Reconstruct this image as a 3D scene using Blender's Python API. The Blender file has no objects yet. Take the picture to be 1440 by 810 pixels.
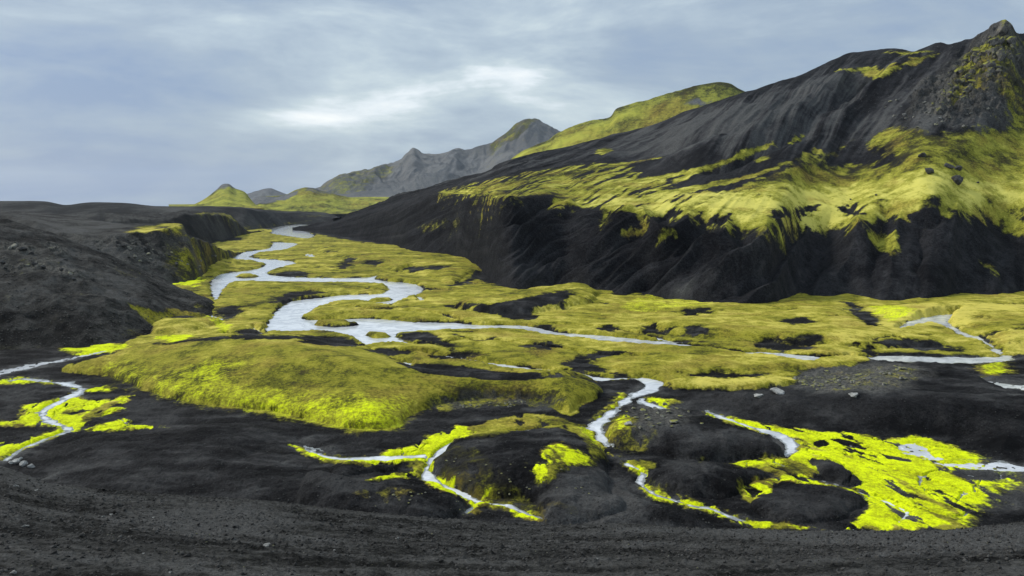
# Volcanic valley: black sand slopes, yellow-green moss, a braided pale river, overcast sky.
import bpy, bmesh, math, random
import numpy as np
from mathutils import Vector

F32 = np.float32
C = bpy.context.scene.collection
CAM_Z = 60.0                    # eye height above the river level (z = 0), metres
FOC = 1088.0                    # focal length for a frame 1440 wide
PITCH = math.atan(115.0 / FOC)  # horizon lies a little above the middle

# ----------------------------------------------------------------------------- survey helpers
def ray(px, py):
    """sight line of a surveyed point: (tan azimuth, slope dz per horizontal metre)"""
    x = (px - 720.0) / FOC; v = (405.0 - py) / FOC
    dy = math.cos(PITCH) + v * math.sin(PITCH)
    dz = -math.sin(PITCH) + v * math.cos(PITCH)
    return x / dy, dz / math.hypot(x, dy)

def qcol(px): return (px - 720.0) / FOC

# ----------------------------------------------------------------------------- noise
def _h(ix, iy, seed):
    h = (ix.astype(np.int64) * 374761393 + iy.astype(np.int64) * 668265263 + seed * 1442695041) & 0xFFFFFFFF
    h = ((h ^ (h >> 13)) * 1274126177) & 0xFFFFFFFF
    return h ^ (h >> 16)

def gnoise(x, y, seed=0):
    x = np.asarray(x, np.float64); y = np.asarray(y, np.float64)
    x0 = np.floor(x); y0 = np.floor(y)
    fx = (x - x0).astype(F32); fy = (y - y0).astype(F32)
    def g(i, j):
        a = (_h(x0 + i, y0 + j, seed) & 1023).astype(F32) * F32(2 * math.pi / 1024)
        return np.cos(a) * (fx - i) + np.sin(a) * (fy - j)
    u = fx * fx * fx * (fx * (fx * 6 - 15) + 10); v = fy * fy * fy * (fy * (fy * 6 - 15) + 10)
    a = g(0, 0) * (1 - u) + g(1, 0) * u
    b = g(0, 1) * (1 - u) + g(1, 1) * u
    return (a * (1 - v) + b * v) * F32(1.45)

def fbm(x, y, scale, octaves=4, seed=0, gain=0.5):
    s = 0; amp = 1.0; tot = 0.0; f = 1.0 / scale
    for o in range(octaves):
        s = s + amp * gnoise(x * f + 17.3 * o, y * f - 9.1 * o, seed + o); tot += amp
        amp *= gain; f *= 2.03
    return s / tot

def ridged(x, y, seed=0, octaves=3):
    s = 0; amp = 1.0; tot = 0.0; f = 1.0
    for o in range(octaves):
        s = s + amp * (1 - 2 * np.abs(gnoise(x * f, y * f, seed + o))); tot += amp
        amp *= 0.5; f *= 2.1
    return s / tot

def worley(x, y, seed=0):
    """distance to nearest / second cell point, and a random value of the cell"""
    x0 = np.floor(x); y0 = np.floor(y)
    d1 = np.full(x.shape, 9, F32); d2 = d1.copy(); cv = np.zeros(x.shape, F32)
    for i in (-1, 0, 1):
        for j in (-1, 0, 1):
            hh = _h(x0 + i, y0 + j, seed)
            cx = x0 + i + (hh & 255) / 255.0; cy = y0 + j + ((hh >> 8) & 255) / 255.0
            d = np.hypot(x - cx, y - cy).astype(F32)
            near = d < d1
            d2 = np.where(near, d1, np.minimum(d2, d))
            cv = np.where(near, ((hh >> 16) & 255) / F32(255), cv); d1 = np.minimum(d1, d)
    return d1, d2, cv

def sstep(a, b, x):
    t = np.clip((x - a) / (b - a), 0, 1)
    return t * t * (3 - 2 * t)

def pchip(xs, ys, x):
    xs = np.asarray(xs, float); ys = np.asarray(ys, float)
    h = np.diff(xs); d = np.diff(ys) / h
    m = np.zeros(len(xs)); m[0] = d[0]; m[-1] = d[-1]
    for i in range(1, len(xs) - 1):
        if d[i - 1] * d[i] > 0:
            w1 = 2 * h[i] + h[i - 1]; w2 = h[i] + 2 * h[i - 1]
            m[i] = (w1 + w2) / (w1 / d[i - 1] + w2 / d[i])
    x = np.clip(x, xs[0], xs[-1])
    k = np.clip(np.searchsorted(xs, x) - 1, 0, len(h) - 1)
    t = (x - xs[k]) / h[k]
    return ((1 + 2 * t) * (1 - t) ** 2 * ys[k] + t * (1 - t) ** 2 * h[k] * m[k]
            + t * t * (3 - 2 * t) * ys[k + 1] + t * t * (t - 1) * h[k] * m[k + 1])

def spline(pts, sub=3, closed=True):
    p = np.asarray(pts, float); n = len(p); out = []
    rng = range(n) if closed else range(n - 1)
    for i in rng:
        if closed: a, b, c, d = p[i - 1], p[i], p[(i + 1) % n], p[(i + 2) % n]
        else: a, b, c, d = p[max(i - 1, 0)], p[i], p[i + 1], p[min(i + 2, n - 1)]
        for k in range(sub):
            t = k / sub
            out.append(0.5 * (2 * b + (c - a) * t + (2 * a - 5 * b + 4 * c - d) * t * t + (3 * b - a - 3 * c + d) * t ** 3))
    if not closed: out.append(p[-1])
    return out

def ribbon(pts, hw):
    """outline of a stream or streak: centre line + half widths"""
    if not hasattr(hw, '__len__'): hw = [hw] * len(pts)
    q = spline([(x, y, w) for (x, y), w in zip(pts, hw)], 3, False)
    L, R = [], []
    for i, a in enumerate(q):
        b = q[min(i + 1, len(q) - 1)]; c = q[max(i - 1, 0)]
        dx, dy = b[0] - c[0], (b[1] - c[1])
        l = math.hypot(dx, dy) or 1
        nx, ny = -dy / l, dx / l
        L.append((a[0] + nx * a[2], a[1] + ny * a[2] * 0.7)); R.append((a[0] - nx * a[2], a[1] - ny * a[2] * 0.7))
    return L + R[::-1]

# ----------------------------------------------------------------------------- landform sheets
class Sheet:
    """A landform lofted through surveyed rails (foot, brow, crest, back), each a line of points in the world."""
    def __init__(s, p0, p1, ncol, rails, rows, smooth=4, colsmooth=2):
        s.Q = np.linspace(qcol(p0), qcol(p1), ncol)
        Rs, Zs = [], []
        for kind, pts in rails:
            q, r, z = [], [], []
            for p in pts:
                if kind == 'rz':                      # bearing, distance, height
                    qq = qcol(p[0]); rr, zz = p[1], p[2]
                else:
                    qq, e = ray(p[0], p[1])
                    if kind == 'z': zz = p[2] if len(p) > 2 else -1.5; rr = (zz - CAM_Z) / e
                    elif kind == 'r': rr = p[2]; zz = CAM_Z + e * rr
                    elif kind == 'k': rr = p[2] * np.interp(qq, s.Q, Rs[0]); zz = CAM_Z + e * rr
                q.append(qq); r.append(rr); z.append(zz)
            if kind == 'rz' and len(pts) == 1: q = [q[0], q[0] + 1]; r = r * 2; z = z * 2
            Rs.append(pchip(q, r, s.Q)); Zs.append(pchip(q, z, s.Q))
        s._loft(Rs, Zs, rows, smooth, colsmooth)
    def _loft(s, Rs, Zs, rows, smooth, colsmooth):
        R, Z, T = [], [], []
        for i, n in enumerate(rows):
            last = i == len(rows) - 1
            t = np.linspace(0, 1, n + (1 if last else 0), endpoint=last)[:, None]
            R.append(Rs[i] * (1 - t) + Rs[i + 1] * t); Z.append(Zs[i] * (1 - t) + Zs[i + 1] * t); T.append(np.repeat(t + i, len(s.Q), 1))
        s.R = np.vstack(R); s.Z = np.vstack(Z); s.T = np.vstack(T).astype(F32)
        for A in (s.R, s.Z):
            for _ in range(smooth): A[1:-1] = 0.25 * (A[:-2] + 2 * A[1:-1] + A[2:])
            for _ in range(colsmooth): A[:, 1:-1] = 0.25 * (A[:, :-2] + 2 * A[:, 1:-1] + A[:, 2:])
        s._fin()
    def _fin(s):
        ca = 1 / np.sqrt(1 + s.Q ** 2)
        s.X = s.R * (s.Q * ca); s.Y = s.R * ca
        s.base = s.Z.copy(); s.att = {}
        a = np.hypot(np.diff(s.X[0]), np.diff(s.Y[0]))
        s.U = np.repeat(np.concatenate([[0], np.cumsum(a)])[None, :], s.X.shape[0], 0)   # metres along the foot
    def at(s, px, py, final=False):
        q, e = ray(px, py)
        j = int(np.clip(round((q - s.Q[0]) / (s.Q[1] - s.Q[0])), 0, len(s.Q) - 1))
        Z = (s.Z if final else s.base)[:, j]; R = s.R[:, j]
        E = (Z - CAM_Z) / R
        k = int(np.argmax(E >= e)) if (E >= e).any() else int(np.argmax(E))
        if k > 0:
            t = (e - E[k - 1]) / (E[k] - E[k - 1] + 1e-12); t = min(max(t, 0), 1)
            r = R[k - 1] + t * (R[k] - R[k - 1]); z = Z[k - 1] + t * (Z[k] - Z[k - 1])
        else: r, z = R[0], Z[0]
        ca = 1 / math.sqrt(1 + q * q)
        return (r * q * ca, r * ca, z)
    def outline(s, pts, sub=3):
        return np.array([s.at(x, y)[:2] for x, y in (spline(pts, sub) if sub > 1 else pts)])
    def sd(s, poly, margin):
        """signed distance in metres to a world outline (inside positive), computed near it only"""
        lo = poly.min(0) - margin; hi = poly.max(0) + margin
        m = (s.X > lo[0]) & (s.X < hi[0]) & (s.Y > lo[1]) & (s.Y < hi[1])
        x = s.X[m].astype(F32); y = s.Y[m].astype(F32)
        if not len(x): return m, x
        d = np.full(x.shape, 1e12, F32); ins = np.zeros(x.shape, bool)
        P = poly.astype(F32); n = len(P)
        for i in range(n):
            ax, ay = P[i]; bx, by = P[(i + 1) % n]; ex, ey = bx - ax, by - ay
            l2 = ex * ex + ey * ey
            if l2 < 1e-9: continue
            wx = x - ax; wy = y - ay
            t = np.clip((wx * ex + wy * ey) / l2, 0, 1)
            d = np.minimum(d, (wx - t * ex) ** 2 + (wy - t * ey) ** 2)
            if ay != by: ins ^= ((ay > y) != (by > y)) & (x < (y - ay) * (ex / ey) + ax)
        d = np.sqrt(d)
        return m, np.where(ins, d, -d)
    def attr(s, name, v=0.0):
        if name not in s.att: s.att[name] = np.full(s.X.shape, v, F32)
        return s.att[name]
    def normals(s):
        P = np.stack([s.X, s.Y, s.Z], -1)
        n = np.cross(np.gradient(P, axis=1), np.gradient(P, axis=0))
        n /= np.linalg.norm(n, axis=-1, keepdims=True) + 1e-12
        n[n[..., 2] < 0] *= -1
        return n

def emit(name, sh, mat, mask=None, parent=None, Z=None, normals=True):
    """one mesh object from a sheet, or from those of its cells the mask selects"""
    nr, nc = sh.X.shape
    idx = np.arange(nr * nc).reshape(nr, nc)
    quads = np.stack([idx[:-1, :-1], idx[:-1, 1:], idx[1:, 1:], idx[1:, :-1]], -1)
    quads = quads[mask] if mask is not None else quads.reshape(-1, 4)
    if len(quads) == 0: return None
    used, inv = np.unique(quads.ravel(), return_inverse=True)
    Zs = sh.Z if Z is None else Z
    co = np.stack([sh.X.ravel()[used], sh.Y.ravel()[used], Zs.ravel()[used]], -1)
    org = np.array([co[:, 0].mean(), co[:, 1].mean(), co[:, 2].min()])
    if parent is not None: org = np.array(parent.location)
    me = bpy.data.meshes.new(name)
    me.vertices.add(len(co)); me.vertices.foreach_set('co', (co - org).astype(F32).ravel())
    nf = len(quads)
    me.loops.add(nf * 4); me.loops.foreach_set('vertex_index', inv.astype(np.int32).ravel())
    me.polygons.add(nf); me.polygons.foreach_set('loop_start', np.arange(0, nf * 4, 4, dtype=np.int32))
    me.update(calc_edges=True)
    me.polygons.foreach_set('use_smooth', np.ones(nf, bool))
    for k, a in sh.att.items():
        at = me.attributes.new(k, 'FLOAT', 'POINT'); at.data.foreach_set('value', np.ascontiguousarray(a.ravel()[used], dtype=F32))
    if normals and mask is not None:
        me.normals_split_custom_set_from_vertices(sh.normals().reshape(-1, 3)[used].tolist())
    me.materials.append(mat)
    o = bpy.data.objects.new(name, me); C.objects.link(o)
    if parent is not None: o.parent = parent
    else: o.location = org
    return o

def tag(o, label=None, cat=None, group=None, kind=None):
    if o is None: return None
    for k, v in (('label', label), ('category', cat), ('group', group), ('kind', kind)):
        if v: o[k] = v
    return o

# ----------------------------------------------------------------------------- materials
class NT:
    def __init__(s, tree): s.t = tree; s.n = tree.nodes; s.l = tree.links; s.n.clear()
    def new(s, typ, **kw):
        n = s.n.new(typ)
        for k, v in kw.items(): setattr(n, k, v)
        return n
    def put(s, sock, v):
        if isinstance(v, bpy.types.NodeSocket): s.l.new(v, sock)
        else: sock.default_value = v
    def math(s, op, a, b=0.0, c=0.0, clamp=False):
        n = s.new('ShaderNodeMath', operation=op, use_clamp=clamp)
        for i, v in enumerate((a, b, c)): s.put(n.inputs[i], v)
        return n.outputs[0]
    def mix(s, f, a, b, blend='MIX'):
        n = s.new('ShaderNodeMix', data_type='RGBA', blend_type=blend, clamp_factor=True)
        s.put(n.inputs[0], f)
        for i, v in ((6, a), (7, b)): s.put(n.inputs[i], v if isinstance(v, bpy.types.NodeSocket) else (*v, 1))
        return n.outputs[2]
    def noise(s, vec, scale, detail=4, rough=0.55, dist=0.0):
        n = s.new('ShaderNodeTexNoise'); s.put(n.inputs['Vector'], vec)
        n.inputs['Scale'].default_value = scale; n.inputs['Detail'].default_value = detail
        n.inputs['Roughness'].default_value = rough; n.inputs['Distortion'].default_value = dist
        return n.outputs['Fac']
    def step(s, v, lo, hi):
        n = s.new('ShaderNodeMapRange', interpolation_type='SMOOTHSTEP')
        s.put(n.inputs[0], v); s.put(n.inputs[1], lo); s.put(n.inputs[2], hi); return n.outputs[0]
    def at(s, name):
        return s.new('ShaderNodeAttribute', attribute_name=name).outputs['Fac']

def terrain_material(name, fine=1.0, bump=0.6, sand=((0.0028, 0.0028, 0.0032), (0.026, 0.0255, 0.0265)), moss_dark=(0.10, 0.10, 0.010),
                     moss_mid=(0.235, 0.218, 0.023), moss_gold=(0.50, 0.43, 0.085)):
    m = bpy.data.materials.new(name); m.use_nodes = True
    t = NT(m.node_tree)
    pos = t.new('ShaderNodeNewGeometry').outputs['Position']
    nL = t.noise(pos, 0.018 * fine, 5, 0.6); nM = t.noise(pos, 0.14 * fine, 6, 0.65); nS = t.noise(pos, 0.9 * fine, 5, 0.7)
    nG = t.noise(pos, 2.6 * fine, 3, 0.75)
    moss, neon, tone, gold, rock = (t.at(k) for k in ('moss', 'neon', 'tone', 'gold', 'rock'))
    # ragged moss edge
    e = t.math('ADD', moss, t.math('MULTIPLY', t.math('SUBTRACT', nM, 0.5), 0.9))
    e = t.math('ADD', e, t.math('MULTIPLY', t.math('SUBTRACT', nS, 0.5), 0.7))
    mm = t.step(e, 0.28, 0.70)
    # ash and gravel
    xL = t.step(nL, 0.3, 0.7); xM = t.step(nM, 0.3, 0.7)
    var = t.at('var')
    xS = t.step(nS, 0.34, 0.66); xG = t.step(nG, 0.34, 0.66)
    g = t.math('ADD', t.math('MULTIPLY', xL, 0.22), t.math('ADD', t.math('MULTIPLY', xM, 0.20), t.math('MULTIPLY', xG, 0.34)))
    g = t.math('ADD', g, t.math('MULTIPLY', xS, 0.24))
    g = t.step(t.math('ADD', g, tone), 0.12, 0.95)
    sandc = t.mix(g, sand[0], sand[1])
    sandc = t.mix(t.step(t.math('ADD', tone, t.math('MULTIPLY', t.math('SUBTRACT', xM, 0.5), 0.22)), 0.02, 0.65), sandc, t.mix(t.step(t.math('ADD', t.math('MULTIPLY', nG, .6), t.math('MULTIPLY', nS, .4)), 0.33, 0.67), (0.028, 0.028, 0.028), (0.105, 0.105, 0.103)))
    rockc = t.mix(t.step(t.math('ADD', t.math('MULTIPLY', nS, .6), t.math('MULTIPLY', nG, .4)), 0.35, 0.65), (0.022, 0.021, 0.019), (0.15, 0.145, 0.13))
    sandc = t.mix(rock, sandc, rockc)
    # moss
    v = t.math('ADD', t.math('MULTIPLY', xL, 0.34), t.math('ADD', t.math('MULTIPLY', xM, 0.36), t.math('MULTIPLY', t.math('SUBTRACT', xS, 0.5), 0.19)))
    v = t.math('ADD', v, t.math('ADD', 0.17, t.math('MULTIPLY', t.math('SUBTRACT', xG, 0.5), 0.16)))
    v = t.math('ADD', v, t.math('MULTIPLY', var, 0.45))
    v = t.math('ADD', v, t.math('MULTIPLY', t.math('SUBTRACT', gold, 0.5), 0.9))
    v = t.math('ADD', v, t.math('MULTIPLY', t.math('SUBTRACT', t.math('MINIMUM', e, 1.0), 1.0), 0.55))
    mc = t.mix(t.step(v, 0.0, 0.30), (0.030, 0.028, 0.010), moss_dark)
    mc = t.mix(t.step(v, 0.22, 0.55), mc, moss_mid)
    mc = t.mix(t.step(v, 0.52, 0.95), mc, moss_gold)
    mc = t.mix(t.math('MULTIPLY', t.step(t.noise(pos, 0.045 * fine, 5, 0.6), 0.48, 0.68), 0.6), mc, t.mix(xS, (0.115, 0.088, 0.018), (0.30, 0.225, 0.04)))
    w = t.math('ADD', neon, t.math('MULTIPLY', t.math('SUBTRACT', nS, 0.5), 0.65))
    w = t.math('ADD', w, t.math('MULTIPLY', t.math('SUBTRACT', nM, 0.5), 0.5))
    nc = t.mix(t.step(t.math('ADD', t.math('MULTIPLY', t.math('ADD', nM, nS), 0.33), t.math('MULTIPLY', nG, 0.34)), 0.38, 0.58), (0.24, 0.25, 0.008), (0.64, 0.74, 0.006))
    mc = t.mix(t.step(w, 0.35, 0.75), mc, nc)
    col = t.mix(mm, sandc, mc)
    h = t.math('ADD', t.math('MULTIPLY', nS, 0.9), t.math('MULTIPLY', nG, 0.5))
    h = t.math('ADD', h, t.math('MULTIPLY', nM, 1.2))
    b = t.new('ShaderNodeBump'); t.put(b.inputs['Strength'], t.math('MULTIPLY', bump, t.math('SUBTRACT', 1.0, t.math('MULTIPLY', mm, 0.6)))); b.inputs['Distance'].default_value = 0.9 / fine
    t.put(b.inputs['Height'], h)
    p = t.new('ShaderNodeBsdfPrincipled'); t.put(p.inputs['Base Color'], col); p.inputs['Roughness'].default_value = 0.93
    p.inputs['Specular IOR Level'].default_value = 0.06; t.put(p.inputs['Normal'], b.outputs[0])
    o = t.new('ShaderNodeOutputMaterial'); t.l.new(p.outputs[0], o.inputs[0])
    return m

def water_material():
    m = bpy.data.materials.new('silty_water'); m.use_nodes = True
    t = NT(m.node_tree)
    pos = t.new('ShaderNodeNewGeometry').outputs['Position']
    n1 = t.noise(pos, 0.09, 6, 0.65, 1.5); n2 = t.noise(pos, 0.5, 4, 0.6, 0.6)
    col = t.mix(t.step(n1, 0.35, 0.65), (0.40, 0.42, 0.455), (0.64, 0.66, 0.69))
    col = t.mix(t.step(t.math('ADD', t.at('shore'), t.math('MULTIPLY', t.math('SUBTRACT', n2, 0.5), 1.1)), 0.0, 0.5), (0.17, 0.18, 0.175), col)
    col = t.mix(t.step(n2, 0.60, 0.70), col, (0.70, 0.72, 0.74))
    b = t.new('ShaderNodeBump'); b.inputs['Strength'].default_value = 0.25; b.inputs['Distance'].default_value = 0.2
    t.put(b.inputs['Height'], n2)
    p = t.new('ShaderNodeBsdfPrincipled'); t.put(p.inputs['Base Color'], col); p.inputs['Roughness'].default_value = 0.10
    p.inputs['IOR'].default_value = 1.33; t.put(p.inputs['Normal'], b.outputs[0])
    o = t.new('ShaderNodeOutputMaterial'); t.l.new(p.outputs[0], o.inputs[0])
    return m

def rock_material(name, lo, hi, moss=0.0):
    m = bpy.data.materials.new(name); m.use_nodes = True
    t = NT(m.node_tree)
    pos = t.new('ShaderNodeTexCoord').outputs['Object']
    n1 = t.noise(pos, 1.6, 6, 0.7); n2 = t.noise(pos, 7, 4, 0.7)
    f = t.math('ADD', t.math('MULTIPLY', n1, .6), t.math('MULTIPLY', n2, .4))
    col = t.mix(t.step(f, 0.35, 0.65), lo, hi)
    if moss:
        nz = t.new('ShaderNodeSeparateXYZ'); t.put(nz.inputs[0], t.new('ShaderNodeNewGeometry').outputs['Normal'])
        k = t.step(t.math('ADD', t.math('MULTIPLY', nz.outputs[2], 0.5), t.math('MULTIPLY', n1, 0.7)), 0.95 - moss, 1.1 - moss)
        col = t.mix(k, col, (0.17, 0.17, 0.025))
    b = t.new('ShaderNodeBump'); b.inputs['Strength'].default_value = 0.7; b.inputs['Distance'].default_value = 0.12; t.put(b.inputs['Height'], f)
    p = t.new('ShaderNodeBsdfPrincipled'); t.put(p.inputs['Base Color'], col); p.inputs['Roughness'].default_value = 0.9
    p.inputs['Specular IOR Level'].default_value = 0.2; t.put(p.inputs['Normal'], b.outputs[0])
    o = t.new('ShaderNodeOutputMaterial'); t.l.new(p.outputs[0], o.inputs[0])
    return m

M_VALLEY = terrain_material('moss_and_black_sand')
M_MOUNT = terrain_material('mountain_ash_and_moss', fine=0.6, bump=0.7, sand=((0.0020, 0.0020, 0.0029), (0.031, 0.031, 0.034)), moss_dark=(0.12, 0.12, 0.014),
                           moss_mid=(0.25, 0.243, 0.032), moss_gold=(0.52, 0.475, 0.105))
M_LEFT = terrain_material('dark_gravel_slope', fine=0.7, bump=0.8, sand=((0.006, 0.006, 0.006), (0.060, 0.058, 0.054)))
M_FAR = terrain_material('far_mountain_grass', fine=0.12, bump=0.7, sand=((0.07, 0.074, 0.080), (0.18, 0.18, 0.18)), moss_dark=(0.075, 0.08, 0.018),  # ash greys made paler and bluer to carry part of the distance haze
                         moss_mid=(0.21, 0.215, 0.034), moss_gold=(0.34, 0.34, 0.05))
M_FRONT = terrain_material('near_black_gravel', fine=14.0, bump=0.9, sand=((0.005, 0.005, 0.0048), (0.052, 0.051, 0.049)))
M_WATER = water_material()

# ----------------------------------------------------------------------------- painting ground cover
def paint(sh, name, pts, val=1.0, soft=0.0035, warp=0.010, seed=0, sub=3, wscale=1.0, inset=0.0):
    """lay a patch of cover (moss, wear, gravel, painted light and shade) on a landform: outline in the world, edge ragged by noise"""
    poly = sh.outline(pts, sub)
    rr = float(np.hypot(*poly.mean(0)))
    mg = rr * (soft + warp) * 2 + 2
    m, d = sh.sd(poly, mg)
    if not m.any(): return
    A = sh.attr(name); r = sh.R[m]
    x, y = sh.X[m], sh.Y[m]
    wv = fbm(x, y, rr * 0.03 * wscale, 4, 50 + seed, 0.6)
    w = sstep(-1, 1, (d - inset * r + wv * warp * r) / (soft * r))
    A[m] = A[m] * (1 - w) + val * w

def hump(sh, pts, h, w, round_=False, rough=0.0, seed=0, sub=3, wob=0.35):
    """raise (or sink) the ground inside an outline; far edges are drawn in so that the crest, not the foot, meets the surveyed skyline"""
    P = np.array([sh.at(x, y)[:2] for x, y in spline(pts, sub)])
    if h > 0:
        n = np.roll(P, -1, 0) - np.roll(P, 1, 0); n = np.stack([n[:, 1], -n[:, 0]], 1)
        area = 0.5 * np.sum(P[:, 0] * np.roll(P[:, 1], -1) - np.roll(P[:, 0], -1) * P[:, 1])
        n *= np.sign(area) / (np.linalg.norm(n, axis=1, keepdims=True) + 1e-9)
        r0 = np.linalg.norm(P, axis=1); away = np.clip((n * P).sum(1) / r0, 0, 1) ** 0.5
        r1 = np.minimum(r0, r0 * (CAM_Z - .85 * h) / CAM_Z + .55 * w)
        P *= (1 + away * (r1 / r0 - 1))[:, None]
    poly = P
    m, d = sh.sd(poly, w * 0.5)
    if not m.any(): return
    x, y = sh.X[m], sh.Y[m]
    d = d + fbm(x, y, w * 1.6, 3, 70 + seed) * w * wob
    s_ = np.clip(d / w, 0, 1)
    p = np.sqrt(1 - (1 - s_) ** 2) if round_ else s_ * s_ * (3 - 2 * s_)
    sh.Z[m] += h * p * (1 + rough * fbm(x, y, w * 1.2, 4, 90 + seed))

def groove(sh, pts, amp, width, sub=3):
    """a gully (amp < 0) or rib (amp > 0) along a line on a landform"""
    line = np.array([sh.at(x, y)[:2] for x, y in spline(pts, sub, False)])
    lo = line.min(0) - 4 * width; hi = line.max(0) + 4 * width
    m = (sh.X > lo[0]) & (sh.X < hi[0]) & (sh.Y > lo[1]) & (sh.Y < hi[1])
    x, y = sh.X[m], sh.Y[m]
    x = x + fbm(x, y, width * 3, 2, 5) * width * 0.6
    d = np.full(x.shape, 1e9)
    for (ax, ay), (bx, by) in zip(line[:-1], line[1:]):
        ex, ey = bx - ax, by - ay; l2 = ex * ex + ey * ey + 1e-9
        t = np.clip(((x - ax) * ex + (y - ay) * ey) / l2, 0, 1)
        d = np.minimum(d, np.hypot(x - ax - t * ex, y - ay - t * ey))
    sh.Z[m] += amp * np.exp(-(d / width) ** 2)

#@@VALLEY
# ============================================================================= the valley floor
class Valley(Sheet):
    def __init__(s, p0, p1, ncol, nrow):
        s.Q = np.linspace(qcol(p0), qcol(p1), ncol)
        inv = np.linspace(1 / 95.0, 1 / 3400.0, nrow)
        r = np.concatenate([1 / inv, np.geomspace(3500, 26000, 40)])
        s.R = np.repeat(r[:, None], ncol, 1); s.Z = np.zeros_like(s.R); s.T = np.zeros(s.R.shape, F32)
        s._fin()
V = Valley(-260, 1700, 1400, 640)
for k in ('moss', 'neon', 'tone', 'gold', 'rock', 'var'): V.attr(k)
V.attr('gold')[:] = 0.5

RIVER = [
    [(380, 328), (392, 321), (410, 317), (433, 317), (421, 322), (443, 331), (430, 336), (417, 334), (397, 331)],
    [(383, 341), (403, 341), (420, 343), (407, 349), (395, 352), (372, 354), (354, 359), (352, 362), (373, 364), (400, 366), (413, 368), (415, 372),
     (397, 376), (375, 383), (383, 387), (420, 390), (460, 391), (480, 391), (518, 390), (532, 387), (526, 392), (550, 396), (577, 398), (592, 403), (596, 408),
     (587, 415), (570, 420), (552, 428), (532, 428), (510, 423), (480, 423), (452, 431), (436, 439), (426, 447), (440, 450), (480, 449), (530, 448), (583, 453),
     (640, 454), (667, 457), (727, 458), (753, 460), (780, 467), (847, 472), (897, 477), (960, 484), (1000, 491), (960, 491), (900, 486.5), (863, 483), (813, 476), (767, 471.5), (740, 466.5),
     (713, 464), (670, 467), (630, 467), (580, 468), (558, 470), (558, 476), (585, 485), (612, 491), (580, 489), (547, 486), (518, 489), (500, 479), (480, 475), (467, 470), (440, 468),
     (410, 470), (390, 468), (373, 467), (377, 453), (386, 441), (398, 430), (413, 423), (450, 419), (480, 415), (505, 414), (538, 413), (546, 405), (530, 399), (480, 397.5), (420, 397),
     (340, 396), (322, 399), (312, 410), (304, 423), (297, 412), (295, 400), (300, 391), (312, 385), (335, 382), (362, 378), (374, 372), (362, 368), (335, 366), (322, 361), (340, 355), (362, 352), (382, 348)],
]
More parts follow.
